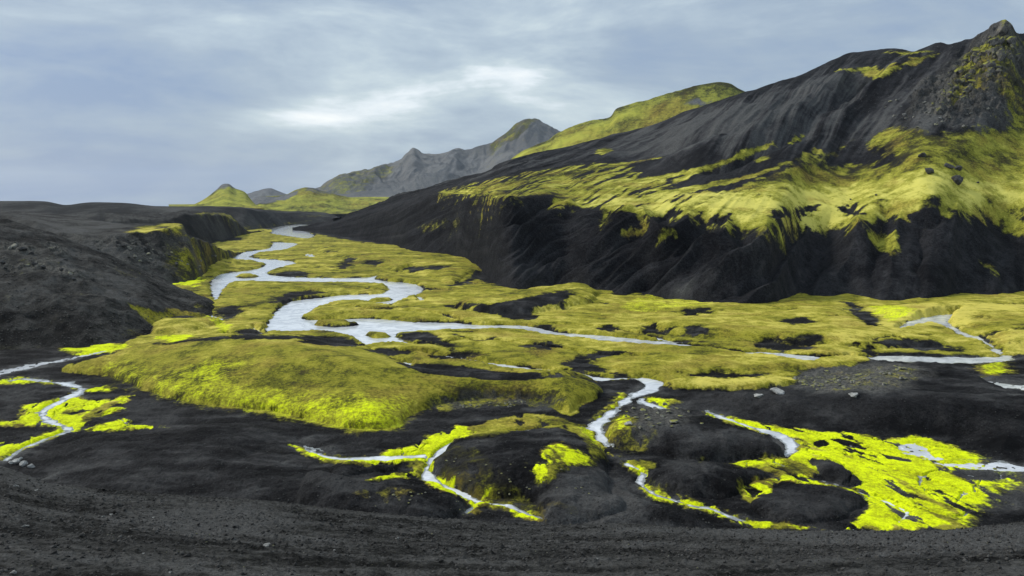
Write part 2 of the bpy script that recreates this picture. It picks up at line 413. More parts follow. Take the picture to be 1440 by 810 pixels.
STREAMS = [
    ('stream', 'thin pale stream crossing the moss behind the domed green mound', ribbon([(560, 497), (600, 500), (647, 504), (690, 512), (725, 517), (760, 521), (800, 524), (843, 533), (885, 533), (905, 533)], [1, 1.2, 1.4, 1.6, 3.0, 2.0, 1.6, 3.2, 1.3, 2])),
    ('stream', 'pale stream running from a small pool down past the boulder field to the neon moss',
     [(895, 531), (915, 533), (938, 538), (930, 546), (922, 553), (900, 557), (885, 566), (868, 580), (856, 592), (848, 600), (852, 612), (858, 622), (852, 628), (840, 620), (834, 608), (826, 603), (833, 594), (850, 584), (865, 572), (878, 560), (893, 553), (906, 546), (908, 540)]),
    ('stream', 'pale stream trickling through neon moss round the left of the dark central hump',
     ribbon([(840, 603), (800, 600), (765, 603), (713, 609), (680, 617), (647, 619), (630, 628), (613, 642), (603, 655), (601, 668), (615, 678), (635, 689), (655, 698), (668, 704), (690, 709), (718, 713), (738, 722), (765, 730)], [1.0, 1.2, 1.6, 2.4, 2.0, 2.6, 3, 4, 6, 8, 5, 4.5, 5, 4.5, 2, 3, 3, 1.2])),
    ('stream', 'pale stream arm joining the neon moss from the left black sand', ribbon([(425, 630), (450, 640), (482, 646), (530, 645), (565, 643), (600, 641)], [1, 2, 2.5, 5, 4, 4])),
    ('stream', 'little forked stream end between the dark hump and the near black slope', ribbon([(672, 704), (664, 714), (655, 722)], [4, 4, 2.5])),
    ('stream', 'thin stream winding down the black sand to a strip of neon moss', ribbon([(880, 653), (897, 660), (903, 668), (899, 678), (910, 689), (927, 698), (945, 703), (972, 711), (1003, 717), (1030, 728), (1060, 738)], [2, 4, 4, 3.4, 3.2, 3.4, 2.4, 2.4, 3.0, 2.6, 2.2])),
    ('stream', 'pale stream feeding the big neon field below the scarp', ribbon([(995, 580), (1015, 587), (1037, 595), (1065, 603), (1092, 612), (1108, 621), (1111, 632), (1104, 640)], [1.5, 3, 3, 3.5, 6, 9, 8, 3])),
    ('stream', 'shallow stream slanting across the big neon moss field', ribbon([(1140, 679), (1170, 683), (1200, 690), (1227, 700), (1255, 710), (1275, 722), (1262, 735)], [1.6, 2.0, 2.6, 2.4, 3, 5, 4])),
    ('puddle', 'grey shallow water in the upper right of the neon moss field', [(1262, 626), (1285, 622), (1305, 628), (1312, 638), (1330, 646), (1310, 648), (1280, 641), (1268, 636)]),
    ('puddle', 'grey wet sheet draining off the right side of the neon moss field', [(1310, 650), (1350, 652), (1400, 650), (1436, 655), (1480, 656), (1480, 664), (1430, 664), (1380, 662), (1330, 657)]),
    ('stream', 'pale stream winding through neon moss at the left edge', ribbon([(12, 537), (30, 533), (60, 536), (97, 541), (114, 547), (106, 555), (88, 564), (66, 575), (60, 584), (68, 592), (88, 600), (104, 606), (80, 612), (55, 621), (33, 630), (18, 640), (8, 648)], [1.5, 1.5, 1.5, 3, 5, 4.5, 4, 5, 6, 5.5, 5, 3, 2, 2, 2.2, 2.6, 3])),
    ('stream', 'braided grey stream coming in from the left behind the mound', ribbon([(-120, 536), (-40, 530), (0, 524), (40, 516), (70, 510), (105, 503), (140, 496), (172, 490)], [5, 5, 5, 4, 3, 2.4, 1.8, 1])),
    ('pool', 'small bright pool in the moss beside the stream head', [(893, 563), (905, 560), (915, 566), (925, 570), (933, 575), (925, 575), (910, 571)]),
    ('stream', 'side stream on the right curving past a grey gravel bar', [(1262, 466), (1266, 459), (1285, 450), (1305, 445), (1328, 442), (1350, 441), (1340, 447), (1334, 453), (1345, 461), (1362, 470), (1382, 476), (1400, 488), (1412, 497), (1400, 498), (1385, 484), (1360, 476), (1338, 466), (1320, 456), (1300, 455), (1285, 462)]),
    ('river', 'slim river reach between golden moss and the right black plain', [(1060, 496), (1085, 496), (1112, 498), (1148, 502), (1150, 508), (1130, 509), (1100, 504)]),
    ('river', 'straight river reach along the back of the right black plain', [(1223, 501), (1260, 501), (1320, 502), (1380, 503), (1410, 500), (1425, 500), (1418, 508), (1380, 510), (1340, 511), (1290, 509), (1228, 508)]),
    ('stream', 'foamy stream bend on the right edge of the black plain', ribbon([(1377, 530), (1385, 538), (1405, 542), (1440, 545), (1490, 547)], [2, 4, 5, 5, 5])),
    ('puddle', 'slim puddle of pale water at the foot of the dark bluff', ribbon([(224, 402), (245, 401), (262, 399)], [1, 1.6, 1])),
    ('puddle', 'three pale threads of water in the neon moss by the left slope', ribbon([(215, 396), (250, 395), (285, 394)], 1.2)),
    ('puddle', 'bright trickle below the end of the river stub', ribbon([(300, 428), (285, 438), (300, 445), (318, 452)], [1, 1, 2, 2])),
    ('puddle', 'small pool left of the wide river pool', ribbon([(355, 461), (362, 466), (374, 474)], [2, 2, 4])),
    ('puddle', 'pale pond beside the far river bends', [(428, 357), (440, 357), (446, 361), (436, 362), (428, 360)]),
    ('puddle', 'narrow pond on the moss right of the river loop', ribbon([(560, 382), (572, 380), (582, 378)], [1, 1.5, .8])),
    ('puddle', 'white rill on the shoulder of the mossy mound', ribbon([(520, 495), (535, 505), (560, 508), (575, 513), (585, 521)], [1.2, 1.6, 1.0, 3.0, 2])),
    ('stream', 'thin braid splitting off through the moss between the two river arms', ribbon([(458, 428), (500, 436), (560, 441), (620, 447), (650, 453)], [.8, 1.2, 1.4, 1.1, .8])),
    ('stream', 'narrow braid wandering through the moss below the river', ribbon([(612, 489), (660, 482), (720, 486), (790, 494), (850, 501), (905, 503)], [1.2, 1, 1.3, 1.2, 1.4, .8])),
    ('stream', 'short pale braid left of the wide river pool', ribbon([(300, 474), (322, 470), (345, 476), (370, 471)], [1, 1.6, 1.2, 1.5])),
    ('river', 'low river link between the long reach and the golden moss', ribbon([(955, 489), (1010, 494), (1062, 498)], [2.5, 1.8, 2])),
    ('river', 'slim river link beside the rubble field', ribbon([(1145, 505), (1190, 503), (1226, 504.5)], [2, 1.5, 2.4])),
    ('stream', 'small braid crossing the moss under the dark mountain foot', ribbon([(760, 458), (830, 462), (890, 470), (950, 482)], [.8, 1.0, 1.2, .8])),
    ('puddle', 'tiny pond on the bank at the river loop', [(585, 417), (596, 419), (598, 423), (590, 425)]),
]

# --- relief
MID_MOSS = [(330, 322), (385, 323), (440, 328), (480, 336), (560, 345), (700, 350), (900, 380), (1200, 400), (1760, 400), (1760, 520), (1460, 498), (1405, 500), (1330, 498), (1232, 497), (1215, 512), (1170, 516), (1130, 520),
            (1117, 540), (1085, 546), (1020, 549), (950, 545), (915, 532), (870, 535), (845, 533), (760, 528), (640, 515), (560, 510), (480, 500), (300, 500), (170, 492), (215, 478), (262, 466), (300, 452), (300, 436), (285, 425), (200, 395), (205, 385), (262, 384), (262, 370), (310, 366), (300, 345)]
MOUND = [(83, 521), (117, 508), (177, 493), (235, 484), (300, 478), (380, 477), (450, 481), (510, 492), (545, 505), (593, 524), (647, 530), (713, 535), (797, 531), (832, 537), (847, 550), (842, 561), (818, 570), (806, 585), (790, 582),
         (760, 566), (700, 560), (640, 566), (605, 574), (570, 588), (563, 600), (523, 607), (480, 604), (417, 590), (367, 580), (300, 572), (247, 561), (187, 541), (150, 529), (117, 527)]
Xv, Yv, Rv = V.X, V.Y, V.R
midw = np.zeros(V.X.shape, F32)
pm, dm = V.sd(V.outline(MID_MOSS), 40); midw[pm] = sstep(-20, 20, dm)
V.Z[:] = 0.35 + midw * (1.0 + np.maximum(fbm(Xv, Yv, 60, 4, 1) * 2.3, -0.6)) + fbm(Xv, Yv, 11, 3, 2) * 0.2 * (0.4 + midw)
far = sstep(1500, 3200, Rv); V.Z[:] = V.Z * (1 - far) - far * 3
HUMPS = [  # outline, height, edge width, rounded, roughness
    (MOUND, 8.4, 52, True, .06), ([(200, 520), (300, 492), (420, 490), (520, 510), (600, 545), (480, 575), (300, 555)], 2.2, 34, False, .1),
    ([(40, 640), (110, 608), (230, 602), (300, 590), (420, 600), (470, 640), (520, 655), (560, 665), (600, 690), (655, 712), (640, 760), (100, 760), (20, 700)], 3.2, 26, False, .1),
    ([(130, 545), (240, 570), (420, 595), (600, 605), (640, 590), (600, 618), (530, 628), (430, 620), (300, 590), (180, 560)], 1.2, 10, False, .2),
    ([(612, 660), (630, 640), (655, 622), (720, 612), (785, 604), (820, 612), (842, 645), (850, 690), (900, 740), (760, 745), (735, 715), (690, 705), (650, 690), (640, 668)], 5.0, 20, True, .25),
    ([(850, 612), (880, 592), (960, 590), (1040, 600), (1090, 620), (1105, 640), (1060, 645), (980, 645), (890, 632)], 4.0, 12, True, .3),
    ([(935, 660), (1010, 656), (1065, 662), (1085, 672), (1042, 682), (1040, 700), (1000, 704), (940, 694), (912, 675)], 3.2, 9, True, .3),
    ([(1060, 715), (1088, 695), (1100, 680), (1147, 683), (1190, 691), (1217, 710), (1195, 732), (1150, 738), (1090, 730)], 2.2, 9, True, .3),
    ([(1137, 648), (1173, 651), (1212, 680), (1190, 684), (1160, 676), (1155, 667)], 1.6, 5, True, .2),
    ([(860, 660), (890, 690), (960, 716), (1030, 738), (1060, 760), (820, 760), (850, 700)], 3.0, 12, False, .2),
    ([(500, 690), (545, 680), (600, 684), (645, 700), (650, 722), (600, 760), (440, 760), (430, 690)], 3.2, 10, True, .3),
    ([(470, 662), (520, 655), (565, 660), (520, 672), (470, 690)], 1.5, 6, True, .2),
    ([(960, 552), (1020, 548), (1120, 545), (1230, 515), (1340, 512), (1480, 560), (1700, 560), (1700, 640), (1480, 648), (1400, 646), (1340, 622), (1240, 612), (1110, 600), (1040, 590), (985, 575)], 4.2, 13, False, .25),
    ([(1150, 560), (1330, 570), (1700, 585), (1700, 625), (1480, 635), (1380, 622), (1240, 605), (1140, 590)], 2.2, 16, False, .4),
    ([(900, 452), (1000, 448), (1090, 444), (1170, 436), (1195, 444), (1225, 460), (1330, 485), (1250, 492), (1190, 492), (1060, 485), (930, 470)], 3.2, 22, True, .3),
    ([(640, 430), (720, 415), (800, 402), (835, 410), (830, 430), (770, 440), (700, 446)], 5, 14, True, .3),
    ([(940, 548), (955, 536), (1020, 530), (1100, 536), (1117, 543), (1040, 551)], 1.6, 6, True, .2),
    ([(860, 520), (920, 508), (1000, 505), (1110, 512), (1125, 522), (1020, 527), (900, 530)], 1.6, 8, True, .2),
    ([(440, 443), (470, 432), (530, 431), (640, 440), (700, 448), (600, 449), (480, 446)], 1.4, 9, True, .3), ([(400, 412), (330, 405), (345, 399), (440, 400), (535, 402), (538, 409), (480, 412)], 1.6, 9, True, .3),
    ([(1230, 440), (1340, 425), (1600, 420), (1600, 470), (1440, 490), (1400, 480), (1360, 460)], 3, 20, True, .3), ([(560, 345), (680, 370), (640, 400), (600, 390), (480, 365), (450, 350)], 4, 40, True, .3),
    ([(180, 428), (220, 440), (295, 448), (305, 458), (250, 472), (205, 466)], 3, 14, True, .3), ([(240, 362), (290, 360), (335, 372), (300, 384), (250, 385)], 4, 18, True, .3),
]
for i, (p, h, w, rd, ro) in enumerate(HUMPS): hump(V, p, h, w, rd, ro, seed=i, wob=.08 if i == 0 else .35)
# hollows and undercut scarps in the black sand
for p, h, w in [([(485, 668), (520, 655), (560, 652), (568, 658), (530, 668), (500, 676)], -3.0, 5), ([(390, 616), (430, 614), (470, 630), (520, 632), (560, 628), (540, 638), (480, 642), (430, 632)], -1.2, 5),
                ([(415, 668), (432, 660), (450, 662), (430, 670)], -1.4, 3), ([(965, 642), (1040, 640), (1095, 641), (1055, 649), (1000, 655)], -1.2, 4), ([(855, 622), (900, 622), (960, 630), (1000, 640), (930, 638), (870, 634)], -1.6, 4),
                ([(950, 693), (1000, 690), (1035, 702), (1000, 706)], -1.6, 4)]:
    hump(V, p, h, w, False, .2)
V.flat = V.base; V.base = V.Z.copy()
# eroded hollows in the moss carpet
hol = fbm(Xv * .42, Yv, 20, 5, 61, .6) + .35 * fbm(Xv, Yv, 90, 3, 62)
HOL = (sstep(.25, .42, hol) * sstep(5, 30, midw * 40 - 5)).astype(F32) * (Rv < 1500)
# --- ground cover: moss ground first, then bare patches, then the bright moss
paint(V, 'moss', MID_MOSS, 1.0, soft=.008, warp=.014, seed=1)
paint(V, 'moss', MOUND, 1.0, soft=0.003, warp=0.006, seed=2)
paint(V, 'moss', [(205, 384), (262, 384), (300, 450), (330, 470), (215, 490), (165, 490), (215, 465), (290, 450), (270, 425)], 0.9, seed=3)
paint(V, 'neon', MOUND, .22, soft=.01, warp=.02)
GOLD = [([(440, 425), (600, 420), (760, 435), (870, 420), (1180, 425), (1400, 420), (1500, 430), (1500, 500), (1200, 498), (960, 480), (800, 462), (640, 450), (480, 448)], .62),
        ([(300, 330), (560, 345), (700, 380), (680, 400), (590, 400), (450, 385), (380, 400), (300, 420)], .5),
        ([(985, 550), (960, 540), (980, 520), (1080, 515), (1120, 540), (1060, 550)], .85), ([(860, 510), (930, 500), (1080, 500), (1120, 520), (980, 525), (880, 528)], .62),
        ([(620, 470), (760, 475), (800, 495), (700, 510), (560, 495)], .55), ([(1225, 430), (1290, 428), (1440, 420), (1500, 440), (1250, 460)], .9)]
for p, v in GOLD: paint(V, 'gold', p, v, soft=0.02, warp=0.02)
# shade painted into the moss colour: mound flank darker, crown lighter
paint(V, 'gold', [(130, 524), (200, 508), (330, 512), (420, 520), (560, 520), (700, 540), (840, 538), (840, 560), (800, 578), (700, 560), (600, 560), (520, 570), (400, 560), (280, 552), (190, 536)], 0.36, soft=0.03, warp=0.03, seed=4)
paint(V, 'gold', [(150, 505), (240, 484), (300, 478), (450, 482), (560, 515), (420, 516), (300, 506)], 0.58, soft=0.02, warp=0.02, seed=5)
BARE = [
    [(215, 482.5), (300, 474.5), (400, 472), (470, 475), (400, 477), (300, 478), (235, 484)],
    [(623, 430), (667, 427), (707, 425), (747, 417), (797, 408), (800, 422), (757, 430), (753, 447), (737, 449), (710, 448), (697, 442), (660, 437)],
    [(793, 512), (817, 500), (850, 493), (882, 495), (845, 503), (832, 510), (850, 519), (872, 527), (822, 522)],
    [(1053, 487), (1080, 480), (1110, 483), (1147, 490), (1100, 491)], [(1193, 487), (1240, 478), (1300, 478), (1353, 493), (1290, 492), (1250, 485)],
    [(1187, 423), (1210, 430), (1243, 443), (1232, 459), (1207, 448), (1193, 433)], [(733, 487), (770, 480), (790, 487), (760, 491)],
    [(560, 470), (600, 467), (620, 475), (640, 490), (602, 482)], [(510, 369), (525, 366), (538, 369), (524, 373)], [(470, 373), (485, 370), (495, 374), (482, 378)],
    [(595, 377), (615, 373), (632, 375), (615, 379)], [(633, 402), (650, 394), (668, 392), (655, 400)], [(385, 388), (400, 381), (420, 381), (437, 384), (420, 389)],
    [(380, 425), (398, 414), (430, 409), (460, 411), (430, 415), (398, 425)], [(700, 375), (730, 390), (720, 405), (660, 388)],
    [(840, 461), (860, 456), (870, 465), (850, 466)], [(900, 462), (915, 457), (930, 462), (915, 467)], [(960, 436), (980, 433), (1008, 434), (990, 441), (962, 444)],
    [(750, 460), (765, 455), (775, 462), (762, 466)], [(965, 462), (985, 458), (995, 467), (975, 472)], [(1215, 494), (1228, 490), (1232, 497), (1218, 500)],
    [(480, 366), (492, 362), (500, 367), (488, 370)], [(270, 333), (320, 332), (345, 336), (310, 339)], [(960, 525), (1040, 523), (1080, 528), (1010, 531)],
    [(600, 500), (640, 496), (660, 500), (630, 506)], [(520, 492), (560, 490), (580, 496), (545, 500)],
    [(606, 574), (640, 560), (700, 553), (748, 556), (768, 565), (752, 574), (700, 570), (640, 578)],
    [(560, 378), (580, 375), (600, 378), (580, 382)], [(640, 470), (670, 476), (700, 474), (672, 480)], [(1100, 450), (1130, 446), (1140, 452), (1115, 456)],
    [(300, 437), (330, 430), (340, 440), (320, 450)], [(420, 480), (470, 473), (515, 485), (470, 487)], [(330, 466), (368, 460), (372, 470), (345, 474)],
]
for i, p in enumerate(BARE): paint(V, 'moss', p, 0.03, soft=0.010, warp=0.018, seed=10 + i, wscale=.6)
paint(V, 'moss', [(600, 566), (640, 550), (700, 546), (760, 550), (800, 560), (770, 574), (690, 570), (620, 580)], 0.5, soft=0.01, warp=0.015, seed=60)
NEON = [  # (kind of patch, label, outline, moss density, neon strength)
    ('moss strip along the winding stream from the left edge', [(0, 535), (30, 529), (103, 540), (120, 546), (153, 542), (154, 549), (112, 553), (133, 564), (180, 556), (183, 562), (133, 577), (85, 582), (170, 571), (161, 581), (123, 590), (147, 597), (173, 588), (200, 597), (231, 601), (160, 607), (113, 606), (67, 618), (20, 638), (-10, 650), (-40, 645), (-5, 622), (50, 613), (77, 602), (20, 598), (-20, 598), (-20, 593), (23, 590), (27, 573), (90, 558), (104, 547), (67, 540), (20, 540), (-40, 545), (-40, 538)], .95, .95),
    ('strip of neon moss curling round the left of the dark hump', [(405, 623), (440, 634), (480, 641), (530, 640), (545, 633), (580, 627), (603, 613), (625, 604), (645, 598), (662, 604), (657, 613), (635, 622), (618, 636), (612, 652), (608, 668), (625, 664), (640, 673), (640, 685), (655, 692), (675, 688), (684, 695), (682, 703), (700, 708), (725, 712), (745, 720), (770, 731), (735, 731), (720, 720), (700, 714), (680, 712), (668, 720), (650, 724), (660, 708), (645, 700), (620, 690), (600, 680), (585, 674), (545, 673), (515, 676), (540, 668), (570, 662), (572, 650), (540, 652), (480, 653), (440, 644)], .98, 1.0),
    ('fan of neon moss on the dark hump beside the stream', [(741, 651), (757, 634), (783, 622), (803, 630), (842, 645), (828, 655), (791, 660), (774, 678), (752, 676), (746, 665)], .95, .75),
    ('neon moss fringe along the stream below the pool', [(870, 552), (880, 556), (862, 580), (850, 596), (838, 600), (834, 612), (850, 628), (856, 640), (840, 642), (828, 622), (818, 604), (838, 586), (856, 570)], .9, .7),
    ('golden neon moss wedge right of the stream', [(878, 578), (888, 585), (884, 600), (866, 612), (852, 616), (860, 598)], .95, .6),
    ('neon moss around the small pool at the boulder field', [(915, 556), (935, 560), (956, 560), (945, 572), (930, 575), (905, 564)], .9, .7),
    ('neon moss fringe on the thin stream in the black sand', [(875, 650), (900, 655), (912, 664), (905, 678), (925, 690), (945, 697), (1003, 709), (1037, 724), (1075, 733), (1103, 735), (1150, 743), (1060, 745), (1030, 733), (1000, 722), (960, 712), (925, 704), (900, 688), (892, 668)], .9, .95),
    ('strip of neon moss from the stream mouth to the neon field', [(993, 578), (1060, 593), (1110, 602), (1143, 607), (1150, 625), (1113, 617), (1080, 610), (1037, 598), (1005, 588)], .97, .95),
    ('big neon yellow moss field filling the flat below the scarp', [(1110, 603), (1143, 607), (1193, 608), (1243, 617), (1280, 613), (1310, 617), (1360, 633), (1397, 647), (1380, 655), (1427, 657), (1433, 680), (1420, 703), (1387, 713), (1370, 742), (1290, 744), (1185, 744), (1200, 730), (1220, 710), (1193, 690), (1147, 682), (1093, 677), (1087, 693), (1047, 703), (1043, 680), (1090, 672), (1070, 660), (1010, 654), (1053, 647), (1107, 642), (1118, 625)], .98, 1.0),
    ('neon moss by pale threads of water under the left slope', [(207, 386), (235, 384), (280, 388), (285, 396), (275, 404), (250, 401), (225, 399)], .9, .9),
    ('neon moss trail below the river stub', [(290, 425), (308, 428), (300, 440), (325, 452), (330, 462), (310, 470), (290, 452), (278, 440)], .9, .6),
    ('neon moss along the braided stream left of the mound', [(83, 488), (127, 478), (150, 481), (187, 487), (160, 494), (120, 500), (95, 497)], .75, .8),
    ('neon moss band behind the left end of the mound', [(213, 474), (240, 472), (277, 470), (262, 478), (230, 482)], .9, .8),
    ('neon moss swatch at the foot of the dark mountain', [(868, 428), (900, 415), (940, 416), (1000, 425), (1010, 430), (960, 434), (900, 442), (872, 436)], .95, .46),
    ('bright yellow moss tongue on the right valley floor', [(1213, 431), (1262, 429), (1300, 434), (1280, 447), (1245, 455), (1232, 445)], .97, .6),
    ('bright moss skirt along the lower edge of the mound', [(150, 528), (250, 545), (300, 552), (420, 562), (500, 560), (575, 566), (564, 600), (523, 607), (480, 604), (417, 590), (367, 580), (300, 572), (247, 561)], .97, .66),
    ('bright patch of moss on the mound flank', [(272, 520), (300, 508), (330, 512), (318, 526), (290, 534)], .97, .62),
    ('patch of moss on the foamy bend at the right edge', [(1375, 512), (1400, 506), (1420, 512), (1425, 522), (1395, 530), (1372, 524)], .8, .6),
]
OLIVE = [([(640, 601), (660, 599), (713, 585), (763, 582), (800, 592), (835, 600), (845, 615), (855, 640), (835, 640), (815, 615), (780, 601), (735, 606), (690, 614), (657, 615)], .85, .3),
         ([(615, 640), (640, 625), (690, 640), (740, 690), (820, 720), (700, 715), (640, 690)], .46, .0), ([(880, 652), (900, 645), (930, 652), (905, 660)], .7, .2), ([(910, 672), (935, 685), (955, 700), (925, 692)], .6, .4),
         ([(840, 600), (880, 585), (930, 600), (900, 640), (855, 640)], .42, .0), ([(495, 692), (560, 685), (590, 692), (540, 708)], .40, .1),
         ([(980, 640), (1000, 645), (985, 652), (975, 648)], .55, .4), ([(180, 430), (215, 445), (290, 448), (300, 460), (230, 470), (195, 455)], .82, .1),
         ([(1130, 530), (1220, 515), (1290, 518), (1270, 545), (1150, 548)], .38, .0)]
for i, (p, mv, nv) in enumerate(OLIVE):
    paint(V, 'moss', p, mv, soft=0.008, warp=0.012, seed=100 + i); paint(V, 'neon', p, nv, soft=0.01, warp=0.012, seed=100 + i)
paint(V, 'gold', [(600, 630), (720, 612), (850, 640), (900, 740), (640, 740)], .18, soft=.02, warp=.02)
for i, (lab, p, mv, nv) in enumerate(NEON):
    s_ = 0.045 if 'skirt' in lab or 'flank' in lab else 0.003
    paint(V, 'moss', p, mv, soft=max(s_, .013), warp=0.016, seed=140 + i, wscale=.5); paint(V, 'neon', p, nv, soft=max(s_ * 1.5, .012), warp=0.02, seed=240 + i, wscale=.6, inset=0.0 if s_ > .01 else .002)
for p in ([(1137, 647), (1173, 650), (1213, 680), (1190, 685), (1160, 677), (1135, 674), (1153, 667)], [(1087, 690), (1095, 679), (1147, 682), (1193, 690), (1220, 708), (1200, 730), (1185, 744), (1150, 742), (1090, 730), (1060, 720)],
          [(1143, 624), (1155, 618), (1168, 625), (1150, 629)], [(1165, 618), (1190, 619), (1220, 632), (1200, 630)], [(1243, 640), (1275, 645), (1280, 649), (1250, 646)], [(1340, 662), (1400, 660), (1425, 668), (1395, 676), (1360, 674)]):
    paint(V, 'moss', p, 0.0, soft=0.003, warp=0.006, seed=7)
paint(V, 'moss', [(1345, 632), (1400, 645), (1450, 660), (1450, 700), (1400, 712), (1385, 745), (1345, 735), (1375, 700), (1390, 670)], .36, soft=.03, warp=.04, wscale=.5); paint(V, 'tone', [(1320, 640), (1440, 648), (1500, 690), (1420, 720), (1370, 690)], .5, soft=.04, warp=.03)
paint(V, 'neon', [(1060, 655), (1100, 650), (1135, 655), (1140, 668), (1095, 670)], .35, soft=.02, warp=.02)
fa = Xv * .97 + Yv * .25; fl = Yv * .97 - Xv * .25
nb = fbm(fa, fl * .3, 4.5, 4, 65, .6); nfield = (1 - midw) * (Rv < 320)
pm, dm = V.sd(V.outline(MOUND), 30); mnd = np.zeros(V.X.shape, F32); mnd[pm] = sstep(-4, 3, dm); nfield = nfield * (1 - mnd); HOL = HOL * (1 - mnd)
V.att['moss'] *= 1 - .7 * HOL * (V.att['neon'] < .3)
V.Z -= HOL * .7
V.att['moss'] *= (1 - nfield * .8 * sstep(.12, .32, nb)).astype(F32)
V.att['neon'] *= (1 - nfield * .75 * sstep(.0, .40, fbm(fa, fl * .35, 9, 4, 66, .6))).astype(F32)
V.att['tone'] += (.9 * fbm(Xv * .35, Yv, 8, 5, 67, .6) + .25 * fbm(Xv, Yv, 30, 3, 68)).astype(F32)
V.att['var'][:] = 1.3 * fbm(Xv * .6, Yv, 36, 5, 63, .6) + .5 * fbm(Xv, Yv, 7, 3, 64)
V.att['var'] *= 1 - .55 * mnd
# lighter dusty sand and gravel; lit hump tops and scarp shade painted in
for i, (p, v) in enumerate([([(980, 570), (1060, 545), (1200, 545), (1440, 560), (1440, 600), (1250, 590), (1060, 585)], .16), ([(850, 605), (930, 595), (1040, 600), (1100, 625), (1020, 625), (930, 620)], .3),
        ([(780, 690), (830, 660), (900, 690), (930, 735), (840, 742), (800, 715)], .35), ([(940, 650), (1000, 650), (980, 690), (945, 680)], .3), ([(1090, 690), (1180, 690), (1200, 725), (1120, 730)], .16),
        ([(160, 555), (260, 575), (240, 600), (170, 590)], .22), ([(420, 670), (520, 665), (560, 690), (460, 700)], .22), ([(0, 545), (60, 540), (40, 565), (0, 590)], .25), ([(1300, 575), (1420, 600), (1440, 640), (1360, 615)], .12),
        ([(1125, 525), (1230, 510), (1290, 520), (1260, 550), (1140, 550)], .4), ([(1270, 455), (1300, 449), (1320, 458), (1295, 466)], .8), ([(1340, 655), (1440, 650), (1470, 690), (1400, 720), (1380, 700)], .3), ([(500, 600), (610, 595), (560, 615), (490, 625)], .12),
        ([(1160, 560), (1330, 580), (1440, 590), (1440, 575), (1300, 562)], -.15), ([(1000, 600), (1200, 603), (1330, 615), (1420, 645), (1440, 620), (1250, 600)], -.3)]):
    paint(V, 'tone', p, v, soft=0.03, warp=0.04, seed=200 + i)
paint(V, 'rock', [(1125, 525), (1230, 510), (1290, 520), (1260, 546), (1140, 548)], .7, soft=0.02, warp=0.03, seed=220)
paint(V, 'rock', [(880, 580), (930, 560), (960, 590), (900, 605)], .6, soft=0.02, warp=0.03, seed=221)
paint(V, 'rock', [(600, 566), (640, 553), (700, 549), (750, 553), (752, 571), (700, 566), (640, 575)], .6, soft=0.01, warp=0.02, seed=222)

sandy = 1 - sstep(.3, .6, V.att['moss'])
V.Z += sandy * (Rv < 900) * (fbm(Xv, Yv, 4.5, 4, 71, .6) * .35 + np.abs(fbm(Xv, Yv, 11, 4, 72, .55)) * -1.1 + (Rv < 330) * ridged(Xv / 4.2, Yv / 4.2, 75, 3) * .22)
V.Z += (sstep(0.55, 0.9, V.att['moss']) * 0.22 * (1 + 0.5 * fbm(Xv, Yv, 3.5, 3, 8)) * (Rv < 1500)).astype(F32)
nz = V.att['neon'] * (1 - midw)
V.Z += V.att['rock'] * np.maximum(fbm(Xv, Yv, 1.6, 3, 15), -.2) * 0.9

# --- water: beds carved into the floor, one level sheet z = 0
relief = V.base; V.base = V.flat
polys = [V.outline(p, 2) for p in RIVER]
wid = [('river', 'wide pale braided river winding down the valley')] * 2
for nm, lab, p in STREAMS:
    polys.append(V.outline(p, 2)); wid.append((nm, lab))
V.base = relief
SD = np.full(V.X.shape, -1e6, F32); WI = np.zeros(V.X.shape, np.int16)
for i, P in enumerate(polys):
    m, d = V.sd(P, 30)
    d = d + fbm(V.X[m], V.Y[m], 7, 4, 31, .6) * np.minimum(0.011 * V.R[m], 3.2) - np.where(V.R[m] < 260, .25, 0)
    big = d > SD[m]
    a = SD[m]; a[big] = d[big]; SD[m] = a
    b = WI[m]; b[big] = i; WI[m] = b
V.base = V.flat
for bar in ([(440, 456), (470, 454), (505, 457), (470, 460)], [(515, 471), (535, 469), (550, 473), (530, 476)], [(515, 424), (535, 420.5), (553, 421), (535, 425)], [(330, 389), (350, 387), (365, 389), (345, 391.5)]):
    m, d = V.sd(V.outline(bar), 8); d = d + fbm(V.X[m], V.Y[m], 5, 3, 33) * 1.2
    SD[m] = np.minimum(SD[m], -d)
V.base = relief
thr = (ridged(Xv / 11 + .25 * fbm(Xv, Yv, 6, 3, 73), Yv / 17, 74, 1) > .955) & (V.att['neon'] > .45) & (midw < .2) & (Rv < 300) & (SD < -.4) & (V.Z < 1.6)
SD[thr] = .12; WI[thr] = len(polys); polys.append(None); wid.append(('rill', 'puddle rills'))
bank = 0.6 + 0.0035 * Rv
w = np.where(thr, 1.0, sstep(-1, 0.4, SD / bank))
depth = -0.25 - 0.5 * sstep(0, 3, SD / bank)
wet = np.isin(WI, [i for i, (a, b) in enumerate(wid) if a == 'puddle' or 'shallow' in b or 'braided grey' in b or 'foamy' in b])
depth = np.where(thr, -.04, depth)
depth = np.where(wet & ~thr, 0.10 * fbm(Xv, Yv, 2.0, 3, 40) - 0.02, depth)
V.Z[:] = V.Z * (1 - w) + depth * w
V.att['moss'] *= (1 - 0.9 * sstep(-0.75, -0.05, SD / bank) * sstep(-.12, .22, fbm(Xv, Yv, 24, 3, 69)) * (midw > .5) * (1 - wet)).astype(F32)
V.att['tone'] += (0.35 * sstep(-3, 0, SD / bank) * (midw < .3)).astype(F32)

cell = lambda A: A[:-1, :-1]
